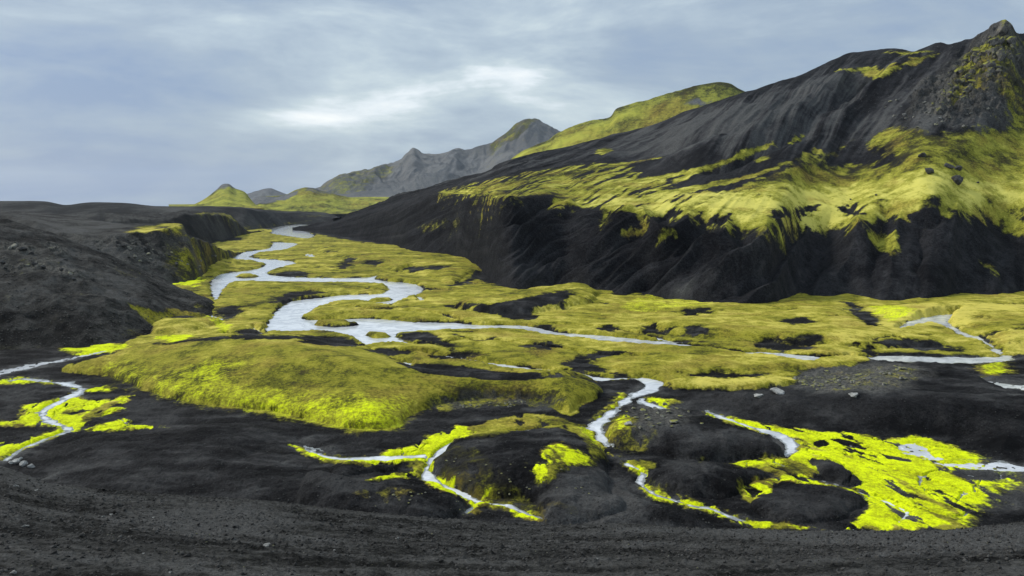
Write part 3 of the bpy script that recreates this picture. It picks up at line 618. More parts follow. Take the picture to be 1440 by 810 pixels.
# which cells are which patch of moss
owner = np.full(V.X.shape, -1, np.int16)
mossy = V.att['moss'] > 0.5
m, d = V.sd(V.outline(MID_MOSS), 5); a = owner[m]; a[d > -3] = 0; owner[m] = a
m, d = V.sd(V.outline(MOUND), 5); a = owner[m]; a[d > -1] = 1; owner[m] = a
for i, (lab, p, mv, nv) in enumerate(NEON):
    if 'skirt' in lab or 'flank' in lab: continue
    m, d = V.sd(V.outline(p), 4); a = owner[m]; a[d > -1.2] = 2 + i; owner[m] = a
for i, (p, mv, nv) in enumerate(OLIVE[:1]):
    m, d = V.sd(V.outline(p), 4); a = owner[m]; a[(d > -1.2) & (a < 0)] = 60; owner[m] = a
owner[(~mossy) & (owner != 1)] = -1
owner[(owner == 1) & (V.att['moss'] < 0.3)] = -1
co_ = cell(owner)
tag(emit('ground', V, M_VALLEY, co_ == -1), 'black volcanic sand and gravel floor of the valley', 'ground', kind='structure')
tag(emit('moss_carpet', V, M_VALLEY, co_ == 0), 'broad olive and golden moss carpet over the valley floor along the river', 'moss', kind='stuff')
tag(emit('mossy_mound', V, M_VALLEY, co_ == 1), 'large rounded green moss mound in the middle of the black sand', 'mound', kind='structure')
tag(emit('moss_strip', V, M_VALLEY, co_ == 60), 'olive moss strip between the black trough and the dark hump', 'moss', kind='stuff')
for i, (lab, p, mv, nv) in enumerate(NEON):
    tag(emit('moss_patch', V, M_VALLEY, co_ == 2 + i), lab, 'moss', 'patches of neon moss', 'stuff')
water_att = V.att; V.att = {'shore': np.clip(SD / (0.006 * Rv), 0, 1).astype(F32)}
wz = np.zeros_like(V.Z); wmask = cell(SD > -bank * 1.2) & ((cell(WI) < len(polys) - 1) | cell(thr)) & cell(Rv < 3300)
wmask &= cell(V.Z) < 0.6
wi = cell(WI)
tag(emit('river', V, M_WATER, wmask & (wi <= 1), Z=wz, normals=False), 'wide pale braided river winding down the middle of the valley', 'river', kind='structure')
for i in range(2, len(polys)):
    nm, lab = wid[i]
    if nm == 'rill': lab = 'hair-thin rills of water threading the neon moss'
    tag(emit(nm, V, M_WATER, wmask & (wi == i), Z=wz, normals=False), lab, nm, kind='structure')
V.att = water_att

#@@LEFT
# ============================================================================= left-hand slopes
def plain_attrs(sh, gold=0.5):
    for k in ('moss', 'neon', 'tone', 'gold', 'rock', 'var'): sh.attr(k)
    sh.attr('gold')[:] = gold

LA = Sheet(-280, 330, 440, [
    ('z', [(-280, 520), (0, 500), (60, 497), (120, 498), (200, 479), (262, 463), (300, 449), (303, 440), (312, 428), (330, 420)]),
    ('k', [(-280, 400, 1.16), (0, 395, 1.17), (100, 412, 1.15), (200, 428, 1.1), (262, 440, 1.06), (300, 440, 1.02), (312, 427, 1.02), (330, 419, 1.02)]),
    ('k', [(-280, 296, 1.5), (0, 305, 1.5), (50, 321, 1.48), (120, 344, 1.5), (200, 377, 1.42), (262, 409, 1.28), (290, 424, 1.12), (312, 425, 1.05), (330, 418, 1.04)]),
    ('rz', [(-280, 650, 40), (0, 640, 20), (120, 640, 5), (200, 640, -5), (330, 690, -8)])], [120, 130, 16], 10)
plain_attrs(LA)
x, y = LA.X, LA.Y
wt = np.clip(np.minimum(LA.T, 2.3 - LA.T), 0, .5) * 2
LA.Z += wt * (fbm(x, y, 60, 5, 301, .55) * 7 + np.maximum(fbm(x, y, 14, 4, 302), -.15) * 2.0)
LA.base = LA.Z.copy()
for p, a, wd in [([(45, 445), (70, 455), (105, 470), (140, 487)], -1.6, 2.2), ([(60, 350), (110, 400), (160, 440)], 2.0, 9), ([(130, 372), (190, 410), (240, 440)], 1.5, 7)]: groove(LA, p, a, wd)
for i, p in enumerate([[(8, 345), (30, 343), (48, 356), (40, 362), (15, 356)], [(25, 372), (65, 370), (70, 380), (35, 384)], [(75, 375), (105, 385), (112, 396), (85, 390)], [(0, 365), (12, 370), (8, 380), (-20, 378)], [(70, 345), (95, 358), (90, 364), (72, 354)]]):
    paint(LA, 'rock', p, 1.0, soft=.01, warp=.015, seed=i)
d1, d2, cv = worley(x / 3.5, y / 3.5, 3); LA.Z += LA.att['rock'] * (cv * 2.6 - 0.4) * sstep(0, .25, d2 - d1)
for i, (p, v) in enumerate([([(60, 350), (140, 370), (230, 430), (180, 440), (110, 400)], .26), ([(20, 420), (120, 440), (130, 480), (40, 480)], .16), ([(-200, 300), (0, 310), (60, 335), (0, 350)], .1), ([(0, 450), (100, 480), (60, 500), (-100, 500)], -.25)]):
    paint(LA, 'tone', p, v, soft=.05, warp=.05, seed=10 + i)
for i, (p, v) in enumerate([([(185, 431), (225, 437), (285, 441), (296, 449), (262, 462), (225, 466), (205, 452)], .95), ([(30, 420), (70, 425), (100, 450), (60, 460)], .3), ([(20, 372), (70, 368), (75, 385), (30, 385)], .36), ([(150, 465), (200, 455), (210, 475), (160, 485)], .34)]):
    paint(LA, 'moss', p, v, soft=.008 if v > .9 else .02, warp=.014 if v > .9 else .03, seed=20 + i)
LA.att['gold'][:] = .3
LA.Z += wt * ridged(x / 17 + y / 40, y / 30, 303) * 1.1
LA.att['tone'] += (.75 * fbm(x, y, 22, 5, 304, .6) + .3 * fbm(x, y, 5, 3, 305) - .05).astype(F32)
LA.att['moss'][:] = np.maximum(LA.att['moss'], .34 * sstep(.05, .35, fbm(x, y, 30, 4, 306))); LA.att['gold'][:] = .22; paint(LA, 'gold', [(160, 420), (300, 436), (310, 470), (200, 475)], .45, soft=.02)
tag(emit('hillside', LA, M_LEFT), 'near black gravel hillside with small rock outcrops on the left', 'hillside', kind='structure')

LB = Sheet(-280, 372, 420, [
    ('z', [(-280, 430), (0, 425), (200, 408), (262, 401), (285, 392), (302, 382), (320, 370), (340, 358), (372, 346)]),
    ('k', [(-280, 302, 1.6), (0, 306, 1.35), (110, 331, 1.16), (140, 333, 1.14), (170, 329, 1.12), (232, 326, 1.12), (256, 321, 1.12), (263, 333, 1.09), (285, 341, 1.07), (305, 349, 1.05), (320, 354, 1.04), (340, 357, 1.01), (372, 345.5, 1.005)]),
    ('k', [(-280, 292, 2.3), (0, 296, 2.2), (100, 303, 1.8), (170, 314, 1.5), (205, 314, 1.5), (256, 314, 1.45), (263, 329, 1.3), (285, 338, 1.2), (305, 347, 1.1), (320, 353, 1.06), (340, 356.5, 1.03), (372, 345, 1.01)]),
    ('rz', [(-280, 2000, 20), (0, 1800, 20), (170, 1200, -5), (263, 1050, -10), (372, 1300, -10)])], [110, 60, 14], 3)
plain_attrs(LB, .35)
x, y = LB.X, LB.Y; wt = np.clip(np.minimum(LB.T * 2, 2.3 - LB.T), 0, .5) * 2
LB.Z += wt * fbm(x, y, 50, 5, 311, .55) * 4 + np.clip(LB.T, 0, 1) * (LB.T < 1.05) * ridged(LB.U / 26 + LB.T * .8, LB.T * 1.3, 312) * 3.0
LB.base = LB.Z.copy()
paint(LB, 'rock', [(100, 332), (140, 331), (175, 333), (255, 330), (300, 352), (315, 362), (280, 378), (240, 390), (190, 380), (150, 360)], .75, soft=.03, warp=.04, seed=1)
d1, d2, cv = worley(x / 5, y / 5, 4); LB.Z += LB.att['rock'] * (cv * 2.0 - .6) * sstep(0, .25, d2 - d1)
LB.att['rock'] *= (cv > .35) * (0.55 + 0.4 * cv)
for i, (p, v, g) in enumerate([([(180, 327), (195, 319), (215, 318), (245, 325), (240, 329), (200, 329)], .95, .75), ([(215, 319), (228, 314), (255, 314), (262, 321), (250, 325), (238, 318)], .95, .8), ([(258, 328), (285, 338), (310, 352), (318, 364), (300, 376), (275, 365), (262, 345)], .27, .3),
                              ([(190, 335), (255, 330), (290, 360), (260, 380), (210, 360)], .22, .3), ([(243, 360), (270, 358), (300, 370), (285, 388), (255, 392)], .5, .2), ([(300, 362), (330, 362), (350, 352), (330, 376), (300, 384)], .9, .45)]):
    paint(LB, 'moss', p, v, soft=.014, warp=.022, seed=i); paint(LB, 'gold', p, g, soft=.01, warp=.01)
paint(LB, 'tone', [(40, 315), (110, 308), (170, 318), (130, 330), (60, 328)], .3, soft=.06, warp=.05); paint(LB, 'tone', [(40, 340), (130, 350), (200, 380), (130, 372)], .15, soft=.06, warp=.05)
LB.att['tone'] += (.7 * fbm(x, y, 34, 5, 314, .6)).astype(F32)
paint(LB, 'moss', [(255, 345), (290, 350), (325, 360), (330, 376), (300, 386), (262, 396), (240, 385)], .66, soft=.02, warp=.03, seed=30); paint(LB, 'gold', [(240, 340), (330, 355), (335, 380), (250, 400)], .3, soft=.02)
tag(emit('bluff', LB, M_LEFT), 'rocky black bluff with a bright moss cap above the left river bank', 'bluff', kind='structure')

LC = Sheet(150, 372, 190, [
    ('z', [(150, 370), (262, 351), (300, 343), (335, 334), (355, 329), (372, 326)]),
    ('k', [(150, 312, 1.15), (230, 310, 1.12), (270, 303, 1.1), (300, 303, 1.08), (322, 307, 1.06), (335, 315, 1.03), (350, 327, 1.005), (372, 325.5, 1.0)]),
    ('k', [(150, 300, 1.6), (230, 299, 1.5), (270, 298, 1.3), (300, 299, 1.25), (322, 303, 1.15), (335, 313, 1.08), (350, 326, 1.02), (372, 325, 1.01)]),
    ('rz', [(150, 2200, 20), (372, 2300, -10)])], [60, 30, 10], 3)
plain_attrs(LC, .4)
x, y = LC.X, LC.Y
LC.Z += np.clip(np.minimum(LC.T * 2, 2.3 - LC.T), 0, .5) * 2 * (fbm(x, y, 90, 5, 321, .55) * 5 + ridged(LC.U / 45 + LC.T, LC.T, 322) * 3)
LC.base = LC.Z.copy()
for i, (p, v) in enumerate([([(270, 300), (300, 298), (324, 303), (336, 313), (325, 310), (300, 304), (280, 302)], .6), ([(330, 315), (345, 325), (370, 326), (340, 332), (325, 325)], .5)]): paint(LC, 'moss', p, v, soft=.006, warp=.012, seed=i)
LC.att['tone'] += (.6 * fbm(x, y, 60, 5, 324, .6) - .08).astype(F32)
tag(emit('spur', LC, M_LEFT), 'black spur with a mossy crest jutting toward the far river bend', 'spur', kind='structure')

LD = Sheet(-280, 640, 480, [
    ('z', [(-280, 335), (200, 332), (340, 326), (372, 321), (400, 316.5), (440, 315), (520, 313)]),
    ('k', [(-280, 284, 1.35), (0, 283.5, 1.35), (60, 284, 1.35), (92, 289.5, 1.35), (125, 286, 1.35), (170, 286, 1.35), (225, 291, 1.3), (280, 291, 1.22), (340, 293, 1.15), (390, 299, 1.08), (430, 299, 1.1), (460, 300, 1.1), (480, 307, 1.06), (520, 312, 1.02)]),
    ('k', [(-280, 282.5, 1.7), (0, 282.5, 1.7), (60, 283, 1.7), (92, 288.5, 1.7), (125, 285, 1.7), (170, 285.5, 1.7), (225, 290, 1.6), (280, 290, 1.5), (340, 291.5, 1.4), (390, 296, 1.25), (430, 297.5, 1.2), (460, 299, 1.2), (480, 306, 1.12), (520, 311.5, 1.04)]),
    ('rz', [(-280, 4500, 10), (520, 4500, -10)])], [70, 24, 10], 2)
plain_attrs(LD, .35)
x, y = LD.X, LD.Y
LD.Z += np.clip(np.minimum(LD.T * 2, 2.3 - LD.T), 0, .5) * 2 * (fbm(x, y, 160, 5, 331, .5) * 5) + np.clip(1 - abs(LD.T - .5) * 2, 0, 1) * ridged(LD.U / 60, LD.T, 332) * 5
LD.base = LD.Z.copy()
for i, (p, v) in enumerate([([(330, 322), (400, 312), (440, 310), (400, 318)], .6), ([(420, 303), (470, 302), (440, 306)], .4)]): paint(LD, 'moss', p, v, soft=.006, warp=.01, seed=i)
LD.att['tone'] += (.8 * fbm(x, y * .6, 130, 5, 334, .6) - .12).astype(F32)
tag(emit('plateau', LD, M_LEFT), 'low dark plateau along the skyline on the left', 'plateau', kind='structure')

#@@RIGHT
# ============================================================================= the big dark mountain on the right
RA = Sheet(412, 1720, 900, [
    ('z', [(412, 325), (440, 327), (480, 334), (540, 345), (575, 361), (640, 367), (670, 382), (700, 404), (725, 413), (790, 409), (830, 416), (900, 420), (960, 429), (1000, 436), (1045, 439), (1085, 437), (1120, 428), (1150, 424), (1190, 421), (1235, 430), (1290, 434), (1320, 428), (1350, 421), (1400, 426), (1440, 417), (1500, 424), (1720, 420)]),
    ('k', [(412, 324.5, 1.005), (440, 321, 1.03), (520, 299, 1.09), (617, 273, 1.14), (665, 277, 1.16), (710, 283, 1.19), (765, 274, 1.25), (800, 292, 1.2), (850, 296, 1.2), (900, 301, 1.17), (935, 308, 1.14), (985, 309, 1.19), (1013, 318, 1.17), (1080, 333, 1.12), (1135, 316, 1.20), (1190, 319, 1.13), (1225, 316, 1.14), (1255, 306, 1.2),
           (1300, 302, 1.19), (1360, 304, 1.15), (1433, 300, 1.15), (1520, 305, 1.13), (1720, 300, 1.14)]),
    ('k', [(412, 324, 1.01), (440, 319, 1.06), (520, 297, 1.16), (617, 269.5, 1.25), (700, 253, 1.55), (760, 243, 1.7), (840, 233, 1.75), (900, 240, 1.68), (1000, 247, 1.55), (1100, 240, 1.48), (1200, 232, 1.45), (1300, 222, 1.42), (1440, 203, 1.4), (1720, 190, 1.4)]),
    ('k', [(412, 323.5, 1.02), (440, 317, 1.10), (480, 307, 1.16), (520, 293, 1.28), (560, 275, 1.4), (600, 266, 1.5), (675, 246, 2.0), (720, 225, 2.2), (803, 206, 2.3), (859, 191, 2.4), (925, 173, 2.4), (977, 152, 2.4), (1050, 129, 2.4), (1140, 99, 2.35), (1175, 82, 2.35), (1200, 72, 2.35), (1247, 68, 2.4), (1320, 73, 2.2), (1345, 62, 2.05), (1360, 56, 2.0),
           (1385, 43, 1.9), (1400, 32, 1.88), (1412, 29, 1.88), (1423, 33, 1.88), (1429, 45, 1.9), (1445, 47, 1.95), (1720, 40, 2.0)]),
    ('rz', [(412, 2700, -10), (520, 2200, 0), (720, 2300, 20), (1000, 2200, 80), (1440, 2000, 120), (1720, 2000, 120)])], [190, 90, 230, 16], 3, 3)
plain_attrs(RA)
x, y, T, U = RA.X, RA.Y, RA.T, RA.U
pxcol = np.repeat((RA.Q * FOC + 720)[None, :], x.shape[0], 0)
tf = np.clip(T, 0, 1); tu = np.clip(T - 2, 0, 1); tm = np.clip(T - 1, 0, 1)
lean = np.interp(pxcol, [440, 800, 1000, 1180, 1330, 1720], [185, 175, 120, 22, 5, -20])
leanm = np.interp(pxcol, [440, 950, 1100, 1250, 1720], [150, 140, 90, 25, 0]); leanu = np.interp(pxcol, [700, 1250, 1400, 1720], [270, 230, 60, 0])
uu = 0.72 * (pxcol - lean * tf - leanm * tm - leanu * tu)         # lines of fall: they slant across the flank
wf = np.clip(np.minimum(tf * 5, (1.04 - tf) * 4), 0, 1) * (T < 1.1)
# faceted ash spurs: sharp crests that run out from the terrace lip, gullies cut back between them
ps = pxcol + lean * (1 - tf) + 12 * fbm(x, y, 30, 4, 421)
kn = [700, 905, 936, 967, 995, 1020, 1044, 1076, 1106, 1130, 1164, 1204, 1240, 1262, 1298, 1342, 1412, 1480, 1560, 1640, 1720]
kv = [0.9, 1.0, .25, .9, .2, .85, .25, 1.0, .15, .7, 0.0, 1.0, .3, .75, 0.0, 1.0, .05, 1.0, .1, 1.0, .5]
spur = np.interp(ps, kn, kv)
RA.Z -= (27.0 * (1 - spur) - 5.0 * spur) * sstep(840, 930, ps) * (tf ** .6 * (1 - .30 * tf)) * (1 - sstep(1.0, 1.28, T))
RA.Z += wf * (1 - .85 * sstep(920, 1080, pxcol)) * (ridged(uu / 24, tf * .7, 401, 2) * 7.0 + ridged(uu / 9, tf * 1.0, 402, 2) * 2.0 + fbm(x, y, 40, 4, 403) * 2.5)
wm = np.clip(np.minimum((T - .95) * 3, (2.2 - T) * 3), 0, 1)
rgt = sstep(950, 1150, pxcol)
RA.Z += wm * (fbm(uu / 1.2, T * 14, 9, 4, 404) * 2.2 * (1 - rgt) + rgt * (fbm(x, y, 16, 4, 417) * 1.6) + fbm(x, y, 45, 4, 405) * 2.5)
wu = np.clip(np.minimum((T - 1.9) * 3, (3.05 - T) * 5), 0, 1)
RA.Z += wu * (ridged(uu / 75, tu * 1.5, 406, 3) * 7 + fbm(uu / 3, T * 40, 10, 4, 407) * 2.0 + fbm(x, y, 60, 5, 408, .6) * 5)
for p, a, wd in [([(1222, 116), (1190, 146), (1150, 172), (1085, 204), (1010, 236)], -14, 16), ([(1180, 116), (1130, 152), (1060, 190), (960, 225)], 9, 26), ([(1310, 78), (1262, 108), (1215, 140), (1160, 180)], 13, 24), ([(1110, 140), (1020, 185), (900, 222)], -8, 24),
                 ([(1080, 331), (1030, 362), (985, 385), (950, 402)], 5.5, 9), ([(1135, 320), (1130, 350), (1100, 395)], -6, 12), ([(1190, 320), (1185, 350), (1160, 400)], 5, 12), ([(1258, 308), (1262, 345), (1290, 390), (1310, 420)], -7, 12), ([(1340, 305), (1320, 350), (1300, 385)], 5, 12),
                 ([(1310, 305), (1325, 350), (1335, 395)], -5, 9), ([(1380, 310), (1385, 360), (1375, 410)], 4, 14), ([(935, 312), (900, 345), (840, 385), (812, 402)], 4, 9), ([(990, 312), (960, 345), (920, 390)], -5, 10), ([(1025, 322), (990, 355), (960, 395)], -4, 8),
                 ([(710, 285), (650, 320), (590, 345)], 4, 9), ([(775, 280), (720, 320), (650, 350)], -6, 10), ([(800, 295), (760, 325), (690, 360)], 4, 9), ([(855, 300), (820, 335), (750, 375)], -5, 9), ([(880, 305), (850, 345), (790, 380)], 4, 8)]:
    groove(RA, p, a * ((0.5 if p[0][0] > 930 else 1.7) if p[0][1] > 250 else 1), wd * (1.25 if p[0][1] > 250 and p[0][0] > 1000 else 1))
RA.base = RA.Z.copy()
# cover
paint(RA, 'moss', [(617, 271), (647, 274), (680, 279), (710, 284), (740, 276), (770, 273), (772, 290), (778, 294), (810, 291), (850, 296), (900, 302), (937, 309), (985, 309), (1013, 321), (1050, 322), (1080, 333), (1110, 326), (1140, 319), (1165, 318), (1190, 319), (1225, 315), (1250, 308), (1275, 304), (1300, 304), (1360, 305), (1430, 302), (1480, 310), (1760, 310), (1760, 165),
                   (1440, 176), (1400, 183), (1330, 189), (1275, 189), (1255, 183), (1233, 187), (1230, 205), (1258, 214), (1262, 232), (1195, 231), (1165, 237), (1148, 229), (1152, 213), (1120, 234), (1076, 251), (1045, 262), (1000, 270), (945, 266), (940, 256), (893, 243), (885, 233), (838, 230), (754, 240), (699, 251), (650, 262)], 1.0, soft=.012, warp=.02, seed=1, wscale=.6)
streak = fbm(uu / 1.0, T * 22, 9, 4, 410, .6)
lf = 1 - sstep(880, 1080, pxcol)
patch = fbm(x, y, 30, 5, 413, .6)
RA.att['moss'] *= np.clip(1.0 + 4.2 * np.minimum(streak + .09 - .22 * np.clip(T - 1.3, 0, 1), 0) * lf + 2.6 * np.minimum(patch + .18 - .22 * np.clip(T - 1.45, 0, 1), 0) * (1 - lf), 0.05, 1).astype(F32)
RA.att['var'][:] = (1.3 * streak * lf + .9 * patch + .6 * fbm(uu / 1.0, T * 20, 4, 3, 414) * lf)
paint(RA, 'moss', [(1040, 269), (1076, 251), (1120, 234), (1165, 237), (1262, 233), (1262, 215), (1233, 206), (1233, 187), (1300, 188), (1290, 240), (1180, 262), (1090, 275)], .68, soft=.02, warp=.03, seed=2)
paint(RA, 'moss', [(1290, 200), (1440, 190), (1700, 180), (1700, 240), (1400, 250), (1300, 240)], .84, soft=.03, warp=.03, seed=3)
paint(RA, 'gold', [(850, 275), (1000, 270), (1200, 255), (1440, 250), (1700, 240), (1700, 305), (1400, 300), (1100, 320), (900, 300)], .82, soft=.02, warp=.02, seed=4)
paint(RA, 'gold', [(1100, 240), (1260, 200), (1440, 180), (1700, 170), (1700, 225), (1350, 228), (1150, 255)], .3, soft=.02, warp=.03, seed=5)
paint(RA, 'gold', [(620, 272), (760, 242), (885, 232), (850, 270), (770, 290), (700, 278)], .34, soft=.02, warp=.02, seed=6)
SMALL = [(ribbon([(620, 274), (690, 262), (760, 250), (840, 236), (930, 222)], [2, 4, 5, 4, 1]), .7), (ribbon([(760, 272), (850, 262), (940, 247), (1010, 231), (1078, 205)], [3, 5, 4, 3, 1.5]), .95), (ribbon([(860, 288), (960, 268), (1060, 246), (1150, 212)], [4, 6, 4, 2]), .8), (ribbon([(960, 292), (1080, 255), (1160, 222), (1200, 196)], [4, 5, 3, 1]), .6), ([(1078, 203), (1079, 207), (1010, 233), (955, 256), (947, 252), (1000, 232)], .95), ([(1095, 208), (1110, 199), (1130, 191), (1120, 200)], .85), ([(1058, 226), (1070, 219), (1080, 220), (1070, 230)], .8), ([(875, 328), (888, 323), (904, 323), (902, 330), (882, 335)], 1), ([(588, 319), (612, 312), (648, 313), (640, 322), (600, 326)], .48),
         ([(928, 334), (946, 325), (944, 330), (932, 336)], .9), ([(1178, 99), (1215, 94), (1245, 94), (1290, 81), (1318, 76), (1300, 86), (1262, 97), (1232, 110), (1215, 108), (1208, 102)], .9), ([(1235, 75), (1280, 71), (1315, 73), (1280, 77)], .7), ([(1405, 108), (1500, 100), (1600, 110), (1600, 200), (1440, 190), (1425, 170), (1412, 135)], .62),
         ([(1218, 325), (1259, 328), (1262, 344), (1254, 361), (1234, 350), (1223, 336)], .8), ([(1398, 311), (1480, 308), (1480, 340), (1420, 329)], .85), ([(1380, 370), (1395, 372), (1403, 385), (1392, 384)], .6), ([(835, 320), (848, 305), (862, 306), (850, 318)], .5), ([(1350, 95), (1385, 70), (1400, 80), (1380, 110), (1360, 130), (1340, 140)], .5),
         ([(835, 213), (850, 208), (860, 212), (845, 218)], .7), ([(965, 395), (1000, 375), (1005, 380), (975, 402)], .0)]
for i, (p, v) in enumerate(SMALL): paint(RA, 'moss', p, v, soft=.006, warp=.010, seed=20 + i, wscale=.5)
for i, p in enumerate([[(1083, 299), (1108, 292), (1150, 288), (1141, 297), (1112, 309), (1090, 311)], [(1178, 290), (1205, 288), (1216, 297), (1198, 305), (1185, 298)], [(1282, 303), (1310, 300), (1332, 311), (1310, 324), (1290, 321)], [(1296, 287), (1318, 284), (1320, 289), (1300, 291)], [(1000, 308), (1025, 300), (1023, 312), (1008, 318)], [(930, 300), (960, 296), (940, 308), (930, 318), (920, 312)]]):
    paint(RA, 'moss', p, .05, soft=.006, warp=.014, seed=40 + i, wscale=.5); hump(RA, p, -6, 8)
CRAG = [(1300, 135), (1330, 100), (1360, 80), (1385, 45), (1410, 30), (1432, 40), (1500, 55), (1520, 160), (1440, 180), (1400, 172), (1350, 168), (1290, 160)]
paint(RA, 'gold', CRAG, .3, soft=.03, warp=.04)
paint(RA, 'rock', CRAG, .85, soft=.03, warp=.05, seed=50)
paint(RA, 'moss', [(1330, 120), (1385, 60), (1440, 60), (1440, 120), (1400, 125), (1350, 150)], .56, soft=.03, warp=.04, seed=51)
d1, d2, cv = worley(x / 11, y / 11, 7); e1, e2, ev = worley(x / 4.5, y / 4.5, 8)
rk = RA.att['rock'] * wu
RA.Z += rk * ((cv * 12 - 5) * sstep(0, .12, d2 - d1) + (ev * 6 - 2) * sstep(0, .15, e2 - e1) + ridged(x / 9, y / 9, 416) * 3)
RA.att['rock'] *= (0.45 + 0.5 * ev)
for i, (p, v) in enumerate([([(860, 200), (960, 165), (1050, 140), (1180, 100), (1225, 110), (1160, 150), (1060, 185), (960, 215), (880, 222)], .42), ([(1060, 195), (1150, 165), (1200, 145), (1150, 185), (1080, 210)], .38), ([(1220, 170), (1300, 150), (1380, 172), (1300, 185), (1240, 182)], .5), ([(1150, 210), (1230, 165), (1300, 120), (1320, 140), (1240, 190)], .22),
        ([(700, 232), (800, 212), (900, 190), (880, 205), (760, 232)], .12), ([(950, 402), (1000, 374), (1070, 335), (1072, 342), (1010, 378), (960, 410)], .75), ([(720, 380), (800, 352), (900, 330), (880, 345), (760, 385)], .14), ([(440, 328), (560, 290), (700, 300), (900, 320), (1100, 370), (1000, 410), (700, 370), (520, 340)], -.1)]):
    paint(RA, 'tone', p, v, soft=.03, warp=.03, seed=60 + i)
RA.att['tone'] += (wu * np.clip(fbm(uu / 1.0, T * 30, 26, 4, 411, .6), -.6, .6) * .8 + wu * fbm(uu / 1.0, T * 45, 6, 4, 415, .65) * .5).astype(F32)
RA.att['tone'] += (wf * fbm(uu / 1.0, tf * 18, 9, 4, 412, .6) * .3 * (1 - sstep(900, 1080, pxcol)) + wf * rgt * .3 * fbm(x, y, 9, 5, 419, .6) - wf * .05 + wf * (ridged(uu / 24, tf * .7, 401) - .35) * .2).astype(F32)
mt = bpy.data.objects.new('mountain', None); C.objects.link(mt); mt.location = RA.at(1100, 425)
tag(mt, 'great dark ash mountain with a mossy terrace and rocky peak on the right', 'mountain', kind='structure')
bpy.context.view_layer.update()
mo = cell(RA.att['moss']) > .45
cr = (cell(RA.att['rock']) > .3) & ~mo
emit('ash_slope', RA, M_MOUNT, ~mo & ~cr, parent=mt)
tag(emit('moss_cover', RA, M_MOUNT, mo, parent=mt), kind='stuff')
emit('crag', RA, M_MOUNT, cr, parent=mt)

#@@FAR
# ============================================================================= far hills
def far_hill(name, label, cat, p0, p1, ncol, front, crest, back, rows, rough, seed, moss=0.9, gold=.5, fine=1.0, paints=(), ribs=10):
    sh = Sheet(p0, p1, ncol, [('r', front), ('r', crest), ('rz', back)], rows, 2, 1)
    plain_attrs(sh, gold)
    x, y, T = sh.X, sh.Y, sh.T
    wt = np.clip(np.minimum(T * 3, (1.15 - T) * 3), 0, 1)
    sc = rough * ribs
    sh.Z += wt * (ridged(sh.U / sc + .4 * fbm(x, y, sc * 2, 3, seed + 9), T * .9, seed, 4) * rough + fbm(x, y, sc * 1.5, 4, seed + 5) * rough * .8)
    sh.att['moss'][:] = moss
    sh.att['var'][:] = .9 * fbm(sh.U / 2.5, T * rough * 22, rough * 3, 5, seed + 3, .6) + .4 * fbm(x, y, rough * 12, 3, seed + 4)
    sh.att['tone'][:] = .4 * fbm(sh.U, T * rough * 40, rough * 4, 5, seed + 6, .6)
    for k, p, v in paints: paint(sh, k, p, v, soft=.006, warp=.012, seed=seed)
    return tag(emit(name, sh, M_FAR), label, cat, kind='structure')

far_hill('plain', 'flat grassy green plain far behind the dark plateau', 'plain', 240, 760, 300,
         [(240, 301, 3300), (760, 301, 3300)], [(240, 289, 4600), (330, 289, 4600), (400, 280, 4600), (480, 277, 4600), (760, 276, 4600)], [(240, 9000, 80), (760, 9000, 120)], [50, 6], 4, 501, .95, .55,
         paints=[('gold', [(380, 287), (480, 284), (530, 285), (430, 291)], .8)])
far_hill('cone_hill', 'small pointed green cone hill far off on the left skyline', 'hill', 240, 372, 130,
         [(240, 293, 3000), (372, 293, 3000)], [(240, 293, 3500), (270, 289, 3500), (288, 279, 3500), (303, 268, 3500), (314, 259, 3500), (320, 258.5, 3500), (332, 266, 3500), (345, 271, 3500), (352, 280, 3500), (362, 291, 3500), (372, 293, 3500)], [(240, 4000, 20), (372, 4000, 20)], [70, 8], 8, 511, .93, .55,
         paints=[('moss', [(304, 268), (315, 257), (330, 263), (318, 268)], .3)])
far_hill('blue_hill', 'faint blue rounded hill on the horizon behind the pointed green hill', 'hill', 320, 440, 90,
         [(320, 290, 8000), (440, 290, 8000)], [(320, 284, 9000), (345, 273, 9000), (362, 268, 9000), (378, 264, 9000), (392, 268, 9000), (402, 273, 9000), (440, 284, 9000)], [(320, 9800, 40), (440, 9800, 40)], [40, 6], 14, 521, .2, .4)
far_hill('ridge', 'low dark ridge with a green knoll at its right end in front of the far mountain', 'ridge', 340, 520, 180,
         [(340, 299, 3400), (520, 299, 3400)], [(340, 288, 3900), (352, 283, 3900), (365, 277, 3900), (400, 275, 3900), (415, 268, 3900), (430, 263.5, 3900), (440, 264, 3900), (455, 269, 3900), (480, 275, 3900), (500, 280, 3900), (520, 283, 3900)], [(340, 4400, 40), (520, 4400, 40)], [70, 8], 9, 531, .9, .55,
         paints=[('moss', [(345, 289), (355, 279), (370, 277), (400, 276), (425, 266), (415, 276), (395, 283), (370, 287)], .1), ('moss', [(425, 266), (445, 264), (480, 275), (440, 272)], .45)])
